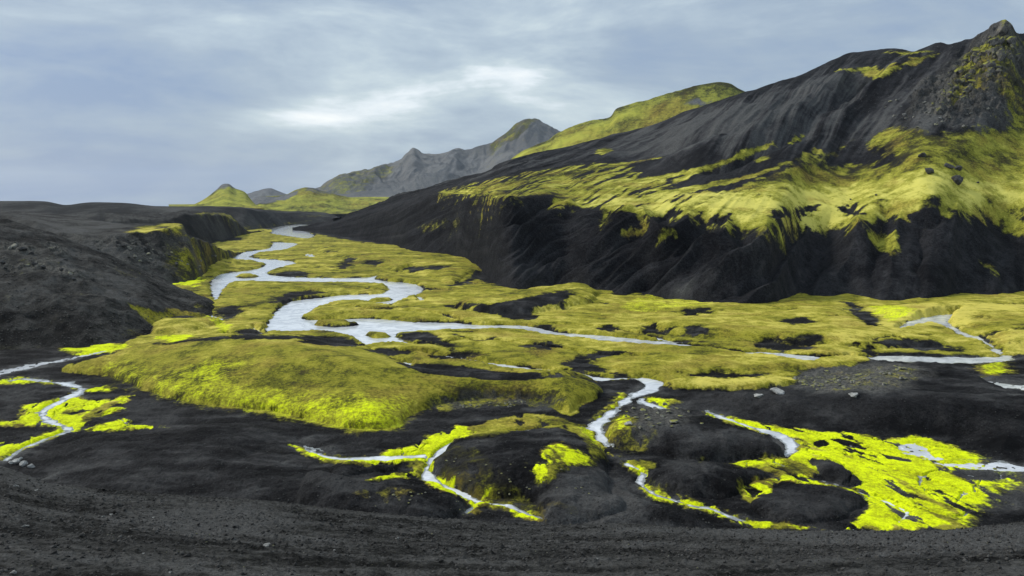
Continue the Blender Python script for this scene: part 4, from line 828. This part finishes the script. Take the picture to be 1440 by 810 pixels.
far_hill('grey_mountain', 'long hazy grey mountain with two knobs behind the valley', 'mountain', 420, 960, 420,
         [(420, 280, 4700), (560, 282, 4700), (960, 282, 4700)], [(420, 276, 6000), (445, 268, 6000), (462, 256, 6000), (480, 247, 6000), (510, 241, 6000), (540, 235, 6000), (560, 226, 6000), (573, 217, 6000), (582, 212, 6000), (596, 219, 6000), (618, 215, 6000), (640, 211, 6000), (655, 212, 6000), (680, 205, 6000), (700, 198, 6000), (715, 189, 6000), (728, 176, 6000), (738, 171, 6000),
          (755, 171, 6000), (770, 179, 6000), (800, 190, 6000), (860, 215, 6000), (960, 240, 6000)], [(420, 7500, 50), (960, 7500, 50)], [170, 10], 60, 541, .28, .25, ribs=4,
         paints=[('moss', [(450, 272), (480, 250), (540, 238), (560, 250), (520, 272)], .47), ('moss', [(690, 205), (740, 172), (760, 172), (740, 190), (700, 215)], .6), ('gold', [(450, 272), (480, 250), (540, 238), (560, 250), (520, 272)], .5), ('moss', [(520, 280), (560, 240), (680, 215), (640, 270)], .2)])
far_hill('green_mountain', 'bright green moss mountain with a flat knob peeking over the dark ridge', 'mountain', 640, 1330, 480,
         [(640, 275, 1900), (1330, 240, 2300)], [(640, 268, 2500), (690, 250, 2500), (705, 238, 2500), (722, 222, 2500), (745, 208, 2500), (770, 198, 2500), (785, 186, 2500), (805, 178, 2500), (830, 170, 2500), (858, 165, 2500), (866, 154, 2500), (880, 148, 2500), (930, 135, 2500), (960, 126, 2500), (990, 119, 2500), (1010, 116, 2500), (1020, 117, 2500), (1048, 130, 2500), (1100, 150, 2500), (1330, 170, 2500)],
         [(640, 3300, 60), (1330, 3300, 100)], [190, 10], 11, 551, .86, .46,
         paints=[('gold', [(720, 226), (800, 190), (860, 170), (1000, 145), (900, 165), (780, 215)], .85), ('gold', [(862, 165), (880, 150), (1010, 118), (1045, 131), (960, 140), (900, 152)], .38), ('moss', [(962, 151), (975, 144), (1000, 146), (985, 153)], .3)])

#@@FRONT
# ============================================================================= the black slope underfoot
FG = Sheet(-330, 1770, 1300, [
    ('r', [(-330, 980, 2.6), (720, 980, 2.6), (1770, 980, 2.6)]),
    ('r', [(-330, 760, 6.2), (0, 765, 6.2), (720, 790, 6.0), (1770, 790, 6.0)]),
    ('r', [(-330, 612, 13.5), (-100, 637, 12.5), (0, 653, 12), (40, 668, 11.6), (80, 681, 11.2), (200, 693, 11), (350, 702, 10.8), (480, 714, 10.6), (640, 728, 10.3), (760, 738, 10.0), (1000, 743, 10), (1200, 745, 10), (1380, 740, 10.2), (1440, 733, 10.5), (1770, 712, 11)]),
    ('rz', [(-330, 22, 50), (720, 20, 49), (1770, 21, 49)]),
    ('rz', [(-330, 120, -4), (720, 110, -4), (1770, 115, -4)])], [60, 190, 16, 24], 5, 2)
plain_attrs(FG)
x, y = FG.X, FG.Y
wv = np.clip((13 - FG.R) / 2.5, 0.15, 1)
rip = fbm(x * .35 + y * .1, y * 1.0, .55, 4, 601, .55)
FG.Z += wv * (fbm(x, y, 2.6, 3, 600) * .05 + rip * .045 + fbm(x, y, .16, 4, 602, .6) * .022)
d1, d2, cv = worley(x / .11, y / .11, 11); FG.Z += wv * np.clip(.32 - d1, 0, 1) * (cv > .72) * .09
d1, d2, cv2 = worley(x / .05, y / .05, 12); FG.Z += wv * np.clip(.34 - d1, 0, 1) * (cv2 > .6) * .045
FG.att['tone'] += (.10 + .6 * fbm(x * .25, y, .9, 4, 603, .6) + .45 * np.clip(rip, -1, 1) + .5 * fbm(x * .6, y, .12, 3, 604, .6)).astype(F32)
for i, (p, v) in enumerate([([(1000, 745), (1250, 746), (1440, 738), (1600, 740), (1440, 772), (1200, 765), (1020, 755)], .5), ([(200, 725), (330, 715), (420, 735), (300, 750)], .4), ([(0, 656), (40, 668), (90, 684), (60, 682), (20, 672)], .6)]): paint(FG, 'tone', p, v, soft=.05, warp=.05, seed=i)
tag(emit('foreground_slope', FG, M_FRONT), 'near black gravel slope filling the bottom of the view', 'slope', kind='structure')

#@@ROCKS
# ============================================================================= stones
rng = random.Random(5)
def make_rock(seed, rough=0.35, flat=0.6, sub=3):
    bm = bmesh.new(); bmesh.ops.create_icosphere(bm, subdivisions=sub, radius=1.0)
    r = random.Random(seed)
    cuts = [(Vector((r.gauss(0, 1), r.gauss(0, 1), r.gauss(0, 1))).normalized(), r.uniform(.42, .85)) for _ in range(14)]
    for v in bm.verts:
        p = v.co.copy()
        for n, d in cuts:
            k = p.dot(n)
            if k > d: p -= n * (k - d)
        q = p * 2.3 + Vector((seed * 3.1, 0, 0))
        p *= 1 + rough * .25 * math.sin(q.x * 2.1 + 1.3 * math.sin(q.y * 2.7)) * math.cos(q.z * 2.3 + q.y)
        v.co = Vector((p.x, p.y * .85, p.z * flat))
    me = bpy.data.meshes.new('boulder'); bm.to_mesh(me); bm.free()
    return me
R_PALE = rock_material('pale_stone', (0.13, 0.13, 0.125), (0.38, 0.38, 0.365), 0.0)
R_GREY = rock_material('grey_lichen_stone', (0.07, 0.068, 0.06), (0.24, 0.235, 0.21), 0.22)
R_DARK = rock_material('dark_basalt', (0.018, 0.018, 0.018), (0.075, 0.073, 0.070), 0.0)
R_CRAG = rock_material('weathered_crag', (0.03, 0.028, 0.025), (0.15, 0.14, 0.125), 0.42)
MESH = {}
def rock(sh, px, py, wpx, mat, label, group=None, name='boulder', flat=.6, sink=.25, cat=None):
    p = sh.at(px, py, True)
    dist = math.sqrt(p[0] ** 2 + p[1] ** 2 + (p[2] - CAM_Z) ** 2)
    size = wpx * .5 * dist / FOC
    key = (mat.name, rng.randrange(6), flat)
    if key not in MESH:
        me = make_rock(hash(key[1:]) % 997, flat=flat); me.materials.append(mat); MESH[key] = me
    o = bpy.data.objects.new(name, MESH[key]); C.objects.link(o)
    o.location = (p[0], p[1], p[2] + size * flat * (1 - 2 * sink) * .6)
    o.scale = (size, size, size * rng.uniform(.85, 1.15)); o.rotation_euler = (rng.uniform(-.15, .15), rng.uniform(-.15, .15), rng.uniform(0, 6.28))
    return tag(o, label, cat or name, group)

for px, py, w, lab in [(1093, 552, 24, 'widest pale boulder lying on the black plain below golden moss'), (1200, 556, 15, 'pale flat boulder alone on the black plain right of the widest one'), (1066, 557, 16, 'low grey-white boulder just left of the widest pale boulder'),
                       (884, 597, 14, 'white rounded boulder on the dark sand beside the stream')]:
    rock(V, px, py, w, R_PALE, lab, 'pale boulders on the black plain', flat=.5)
for i, (px, py, w) in enumerate([(948, 594, 15), (912, 590, 12), (932, 586, 10), (905, 578, 11), (922, 575, 9), (940, 580, 9), (895, 588, 9), (957, 586, 9), (916, 600, 9), (890, 575, 8), (927, 597, 8), (968, 580, 8), (900, 602, 8), (952, 575, 7), (935, 569, 8), (880, 586, 6), (987, 596, 6), (908, 584, 7), (925, 581, 6), (944, 600, 6)]):
    rock(V, px, py, w, R_GREY, 'squat grey boulder at the right end of the boulder field' if i == 0 else 'grey lichen-covered boulder in the boulder field right of the stream', 'boulder field beside the stream')
for i in range(70):
    t_ = rng.random()
    px = 1122 + 150 * t_ + rng.uniform(-8, 8); py = 536 - 8 * t_ + rng.gauss(0, 6.5)
    rock(V, px, min(max(py, 515), 549), rng.uniform(3.5, 9), R_GREY, 'small grey stone in the rubble beside the straight river reach', 'stones in the rubble field')
for i in range(26):
    px = rng.uniform(640, 745); py = 572 - abs(px - 700) * .02 - (px - 640) * .04 + rng.uniform(-3, 4)
    rock(V, px, py, rng.uniform(3, 6), R_GREY, 'small grey stone at the foot of the mound right arm', 'stones at the foot of the mound')
for i in range(30):
    rock(V, rng.uniform(620, 830), rng.uniform(640, 725), rng.uniform(2.5, 5), R_GREY, 'small pebble-like stone scattered on the dark central hump', 'stones on the dark hump', name='stone')
for i in range(12):
    rock(V, rng.uniform(520, 600), rng.uniform(690, 712), rng.uniform(2.5, 5.5), R_GREY, 'small grey stone on the hump left of the forked stream', 'stones on the left hump', name='stone')
for px, py, w, lab in [(24, 650, 11, 'white rounded stone, highest of the cluster at the stream end'), (33, 655, 13, 'white stone in the middle of the cluster at the stream end'), (44, 657, 10, 'white stone, rightmost of the cluster at the stream end'), (29, 646, 7, 'smallest white stone of the cluster at the stream end'), (16, 652, 9, 'white stone, leftmost of the cluster at the stream end')]:
    rock(V, px, py, w, R_PALE, lab, 'white stones at the left stream end', name='stone', flat=.75)
for px, py, w, lab in [(1345, 257, 20, 'biggest dark boulder on the bright moss terrace'), (1308, 243, 16, 'dark boulder on the mossy slope left of the paired boulders'), (1335, 236, 15, 'left one of two dark boulders on the mossy slope'), (1348, 239, 12, 'right one of two dark boulders on the mossy slope'), (1296, 220, 12, 'dark boulder highest on the mossy slope'),
                       (1232, 275, 5, 'tiny dark stone alone on the yellow terrace'), (1196, 281, 4, 'tiny dark stone left on the yellow terrace'), (1375, 257, 5, 'small dark stone right of the biggest dark boulder')]:
    rock(RA, px, py, w, R_DARK, lab, 'dark boulders on the mossy terrace', flat=.65)
crag_spots = [(1410, 44, 22), (1421, 58, 15), (1399, 60, 15), (1408, 80, 16), (1430, 82, 14), (1388, 92, 13)]
for i in range(64):
    a_ = rng.random(); px = 1402 - 85 * a_ + rng.uniform(-12, 40 * (1 - a_) + 8); crag_spots.append((min(px, 1438), 62 + 92 * a_ + rng.uniform(-16, 16), rng.uniform(5, 13)))
for i, (px, py, w) in enumerate(crag_spots):
    rock(RA, px, py, w, R_CRAG, 'topmost rock of the crag at the mountain peak' if i == 0 else 'jagged grey rock outcrop on the crag below the peak', 'rocks of the peak crag', name='rock_outcrop', flat=1.1, sink=.4, cat='rock')
for i in range(26):
    rock(RA, rng.uniform(1240, 1400), rng.uniform(140, 180), rng.uniform(3, 7), R_GREY, 'small grey scree stone below the crag', 'scree stones below the crag', name='stone')
for px, py, w, lab in [(1272, 162, 7, 'pale stone on the scree left of the crag foot'), (1322, 167, 6, 'small white stone on the scree under the crag')]:
    rock(RA, px, py, w, R_PALE, lab, name='stone')
for i, (px, py, w) in enumerate([(22, 348, 12), (32, 352, 12), (43, 357, 9), (14, 350, 8), (50, 372, 9), (60, 376, 8), (40, 374, 7), (93, 366, 7), (88, 380, 8), (100, 386, 9), (104, 393, 7), (3, 370, 9), (72, 350, 6), (8, 378, 7)]):
    rock(LA, px, py, w, R_DARK if i % 3 else R_GREY, 'dark rock of the outcrop on the left gravel hillside', 'rocks on the left hillside', flat=.7)
for i in range(34):
    t_ = rng.random(); px = 130 + 175 * t_ + rng.uniform(-10, 10); py = 342 + 18 * t_ + rng.uniform(-6, 22)
    rock(LB, px, py, rng.uniform(3, 7), R_GREY if i % 2 else R_DARK, 'small grey rock on the face of the moss-capped bluff', 'rocks on the bluff', flat=.75)
for i, (px, py, w) in enumerate([(22, 684, 7), (51, 690, 5), (35, 741, 9), (145, 727, 5), (157, 724, 6), (216, 728, 5), (376, 768, 11), (558, 758, 5), (240, 805, 6), (20, 806, 9), (840, 786, 4), (470, 774, 4), (201, 779, 4), (560, 757, 5)]):
    rock(FG, px, py, w, R_PALE, {2: 'pale pebble alone at the left on the near black slope', 6: 'biggest pale pebble on the near black slope'}.get(i, 'small pale pebble on the near black gravel slope'), 'pale pebbles on the near slope', name='pebble', flat=.6)
for i, (px, py, w) in enumerate([(168, 712, 12), (175, 749, 10), (145, 682, 6), (262, 706, 6), (60, 700, 7), (330, 742, 8), (420, 760, 6), (610, 752, 5), (75, 778, 12), (95, 800, 10)] + [(rng.uniform(0, 1440), rng.uniform(752, 806), rng.uniform(3, 8)) for _ in range(60)]):
    rock(FG, px, py, w, R_DARK, 'dark lava lump on the near black gravel slope' if i > 0 else 'biggest dark lava lump near the left rim of the near slope', 'dark lumps on the near slope', name='pebble', flat=.65)

def gravel(name, sh, n, rows, sizes, mat, label, seed, ok=None):
    """loose grit nobody could count: one mesh of many small broken stones lying on a landform"""
    g = np.random.default_rng(seed)
    i = g.integers(rows[0], rows[1], n); j = g.integers(0, sh.X.shape[1], n)
    if ok is not None: k = ok[i, j]; i, j = i[k], j[k]
    n = len(i)
    c = np.stack([sh.X[i, j], sh.Y[i, j], sh.Z[i, j]], -1)
    sz = sizes[0] * (sizes[1] / sizes[0]) ** (g.random(n) ** 2.2)
    base = np.array([(1, 0, 0), (0, 1, 0), (-1, 0, 0), (0, -1, 0), (.3, .2, .75), (-.3, -.2, .7), (0, 0, -.5)], float)
    fc = np.array([(0, 1, 4), (1, 5, 4), (1, 2, 5), (2, 3, 5), (3, 4, 5), (3, 0, 4), (1, 0, 6), (2, 1, 6), (3, 2, 6), (0, 3, 6)])
    P = base[None] * g.uniform(.6, 1.3, (n, 7, 3)); a = g.random(n) * 6.283
    ca, sa = np.cos(a)[:, None], np.sin(a)[:, None]
    P = np.stack([P[..., 0] * ca - P[..., 1] * sa, P[..., 0] * sa + P[..., 1] * ca, P[..., 2]], -1) * sz[:, None, None] + c[:, None]
    P[..., 2] += sz[:, None] * .15
    F = (fc[None] + (np.arange(n) * 7)[:, None, None]).reshape(-1, 3)
    org = c.mean(0)
    me = bpy.data.meshes.new(name); me.vertices.add(n * 7); me.vertices.foreach_set('co', (P.reshape(-1, 3) - org).astype(F32).ravel())
    me.loops.add(F.size); me.loops.foreach_set('vertex_index', F.astype(np.int32).ravel())
    me.polygons.add(len(F)); me.polygons.foreach_set('loop_start', np.arange(0, F.size, 3, dtype=np.int32)); me.update(calc_edges=True)
    me.materials.append(mat); o = bpy.data.objects.new(name, me); C.objects.link(o); o.location = org
    return tag(o, label, 'gravel', kind='stuff')
gravel('gravel', FG, 16000, (14, 255), (.005, .024), rock_material('black_grit', (0.008, 0.008, 0.008), (0.070, 0.068, 0.065)), 'fine dark grit strewn over the near black slope', 1)
gravel('gravel', V, 16000, (0, 400), (.07, .30), rock_material('sand_grit', (0.012, 0.012, 0.012), (0.075, 0.074, 0.070)), 'small dark stones strewn over the black sand of the valley floor', 2, (V.att['moss'] < .3) & (SD < -.5) & (midw < .3))
gravel('gravel', LA, 5000, (10, 250), (.15, .7), rock_material('slope_grit', (0.012, 0.012, 0.012), (0.095, 0.092, 0.086)), 'loose stones strewn over the left gravel hillside', 3)
gravel('gravel', RA, 9000, (285, 505), (.25, 1.0), rock_material('scree_grit', (0.012, 0.012, 0.013), (0.11, 0.11, 0.11)), 'scree stones strewn over the upper ash slope of the great mountain', 4, (RA.att['moss'] < .4) & (pxcol > 900) & (fbm(RA.X, RA.Y, 50, 3, 418) + (pxcol - 1150) / 500 > .05))
for i in range(56):
    rock(FG, rng.uniform(0, 1440), rng.uniform(748, 806), rng.uniform(2, 4), R_GREY, 'tiny grey grit stone on the near black gravel slope', 'grit on the near slope', name='pebble', flat=.7)

#@@SKY
# ============================================================================= air, sky, sun, camera
def haze_box():
    bm = bmesh.new(); bmesh.ops.create_cube(bm, size=1.0)
    me = bpy.data.meshes.new('haze'); bm.to_mesh(me); bm.free()
    o = bpy.data.objects.new('haze', me); C.objects.link(o)
    o.scale = (62000, 62000, 1400); o.location = (0, 0, -12 + 700)
    m = bpy.data.materials.new('thin_haze'); m.use_nodes = True
    t = NT(m.node_tree); v = t.new('ShaderNodeVolumePrincipled')
    v.inputs['Color'].default_value = (0.72, 0.82, 0.97, 1); v.inputs['Density'].default_value = 1.3e-5; v.inputs['Anisotropy'].default_value = 0.2
    out = t.new('ShaderNodeOutputMaterial'); t.l.new(v.outputs[0], out.inputs['Volume'])
    me.materials.append(m)
    return tag(o, 'thin blue haze in the air over the far hills', 'haze', kind='stuff')
haze_box()

SUN_AZ = math.radians(-66); SUN_EL = math.radians(40)      # behind the clouds, front left
def world():
    w = bpy.data.worlds.new('World'); bpy.context.scene.world = w; w.use_nodes = True
    t = NT(w.node_tree)
    sky = t.new('ShaderNodeTexSky', sky_type='NISHITA'); sky.sun_disc = False
    sky.sun_elevation = SUN_EL; sky.sun_rotation = SUN_AZ; sky.air_density = 1.2; sky.dust_density = 2.0
    d = t.new('ShaderNodeTexCoord').outputs['Generated']
    s = t.new('ShaderNodeSeparateXYZ'); t.put(s.inputs[0], d)
    X, Y, Z = s.outputs
    zz = t.math('ADD', t.math('MAXIMUM', Z, 0.0), 0.24)
    cx = t.math('DIVIDE', X, zz); cy = t.math('DIVIDE', Y, zz)                 # cloud deck seen in perspective
    rot = 0.5
    u = t.math('ADD', t.math('MULTIPLY', cx, math.cos(rot)), t.math('MULTIPLY', cy, math.sin(rot)))
    v = t.math('SUBTRACT', t.math('MULTIPLY', cy, math.cos(rot)), t.math('MULTIPLY', cx, math.sin(rot)))
    c = t.new('ShaderNodeCombineXYZ'); t.put(c.inputs[0], t.math('MULTIPLY', u, 0.62)); t.put(c.inputs[1], v); t.put(c.inputs[2], 0.3)
    n1 = t.noise(c.outputs[0], 0.75, 6, 0.52, 0.5); n2 = t.noise(c.outputs[0], 2.3, 6, 0.55, 0.4)
    n = t.math('ADD', 0.455, t.math('MULTIPLY', t.math('SUBTRACT', t.math('ADD', t.math('MULTIPLY', n1, 0.6), t.math('MULTIPLY', n2, 0.4)), 0.5), 1.3))
    c2 = t.new('ShaderNodeCombineXYZ'); t.put(c2.inputs[0], t.math('ARCTAN2', X, Y)); t.put(c2.inputs[1], t.math('MULTIPLY', Z, 3.4)); t.put(c2.inputs[2], 1.7)
    n3 = t.noise(c2.outputs[0], 3.1, 9, 0.6, 0.3)
    n = t.math('ADD', n, t.math('MULTIPLY', t.math('SUBTRACT', n3, 0.5), 1.5))
    def lobe(px, py, rx, ry, tilt=0.0):
        q, e = ray(px, py); ca = 1 / math.sqrt(1 + q * q)
        # a patch of cloud around one bearing and height
        az = t.math('ARCTAN2', X, Y); el = t.math('ARCTANGENT', t.math('DIVIDE', Z, t.math('SQRT', t.math('ADD', t.math('MULTIPLY', X, X), t.math('MULTIPLY', Y, Y)))))
        da = t.math('SUBTRACT', az, math.atan(q)); de = t.math('SUBTRACT', el, math.atan(e))
        a = t.math('ADD', t.math('MULTIPLY', da, math.cos(tilt) / rx), t.math('MULTIPLY', de, math.sin(tilt) / rx))
        b = t.math('SUBTRACT', t.math('MULTIPLY', de, math.cos(tilt) / ry), t.math('MULTIPLY', da, math.sin(tilt) / ry))
        r2 = t.math('ADD', t.math('MULTIPLY', a, a), t.math('MULTIPLY', b, b))
        return t.math('POWER', 2.718, t.math('MULTIPLY', r2, -1.0))
    k = n
    for (px, py, rx, ry, tl, amp) in [(445, 160, .10, .022, .0, .33), (540, 140, .18, .04, .25, .03), (720, 92, .24, .03, .32, .16), (640, 190, .2, .05, 0, .02), (210, 178, .2, .022, 0, .15), (120, 90, .28, .10, -.1, -.24), (330, 110, .14, .05, .15, -.12), (200, 138, .20, .018, 0, -.17), (390, 255, .13, .03, 0, -.15), (130, 245, .25, .03, 0, -.04), (780, 130, .12, .03, .3, -.06), (600, 110, .09, .03, .2, -.05), (1050, 90, .25, .09, 0.1, -.08), (1330, 20, .2, .06, 0, .0), (200, 274, .5, .02, 0, -.14)]:
        k = t.math('ADD', k, t.math('MULTIPLY', lobe(px, py, rx, ry, tl), amp))
    ramp = t.new('ShaderNodeValToRGB'); t.put(ramp.inputs[0], k)
    el = ramp.color_ramp.elements
    stops = [(0.02, (0.19, 0.27, 0.42)), (0.32, (0.30, 0.375, 0.465)), (0.47, (0.39, 0.47, 0.54)), (0.58, (0.49, 0.57, 0.61)), (0.68, (0.68, 0.74, 0.78)), (0.82, (0.86, 0.88, 0.87))]
    while len(el) < len(stops): el.new(0.5)
    for e, (p_, c_) in zip(el, stops): e.position = p_; e.color = (*c_, 1)
    gain = t.math('MULTIPLY', 5.7, t.math('ADD', 1.0, t.math('MULTIPLY', t.step(Z, 0.28, 0.95), 0.55)))   # an overcast sky is brightest overhead
    cl = t.new('ShaderNodeVectorMath', operation='SCALE'); t.put(cl.inputs[0], ramp.outputs[0]); t.put(cl.inputs['Scale'], gain)
    mixc = t.mix(0.93, sky.outputs[0], cl.outputs[0])
    b = t.new('ShaderNodeBackground'); t.put(b.inputs[0], mixc); b.inputs[1].default_value = 0.1
    o = t.new('ShaderNodeOutputWorld'); t.l.new(b.outputs[0], o.inputs[0])
world()
sl = bpy.data.lights.new('sun', 'SUN'); sl.energy = 1.5; sl.angle = math.radians(10); sl.color = (1.0, 0.96, 0.88)
so = bpy.data.objects.new('sun', sl); C.objects.link(so)
to_sun = Vector((math.sin(SUN_AZ) * math.cos(SUN_EL), math.cos(SUN_AZ) * math.cos(SUN_EL), math.sin(SUN_EL)))
so.rotation_euler = to_sun.to_track_quat('Z', 'Y').to_euler(); so.location = to_sun * 500

cam = bpy.data.cameras.new('camera'); co = bpy.data.objects.new('camera', cam); C.objects.link(co)
co.location = (0, 0, CAM_Z); co.rotation_euler = (math.pi / 2 - PITCH, 0, 0)
cam.sensor_width = 36; cam.lens = 36 * FOC / 1440; cam.clip_start = 0.1; cam.clip_end = 90000
sc = bpy.context.scene; sc.camera = co
sc.view_settings.view_transform = 'Standard'; sc.view_settings.look = 'None'; sc.view_settings.exposure = 1.1; sc.view_settings.gamma = 1.0
sc.render.engine = 'CYCLES'
sc.cycles.use_denoising = True; sc.cycles.use_adaptive_sampling = False; sc.cycles.sample_clamp_indirect = 3.0
sc.cycles.max_bounces = 4; sc.cycles.diffuse_bounces = 2; sc.cycles.glossy_bounces = 2; sc.cycles.volume_bounces = 0
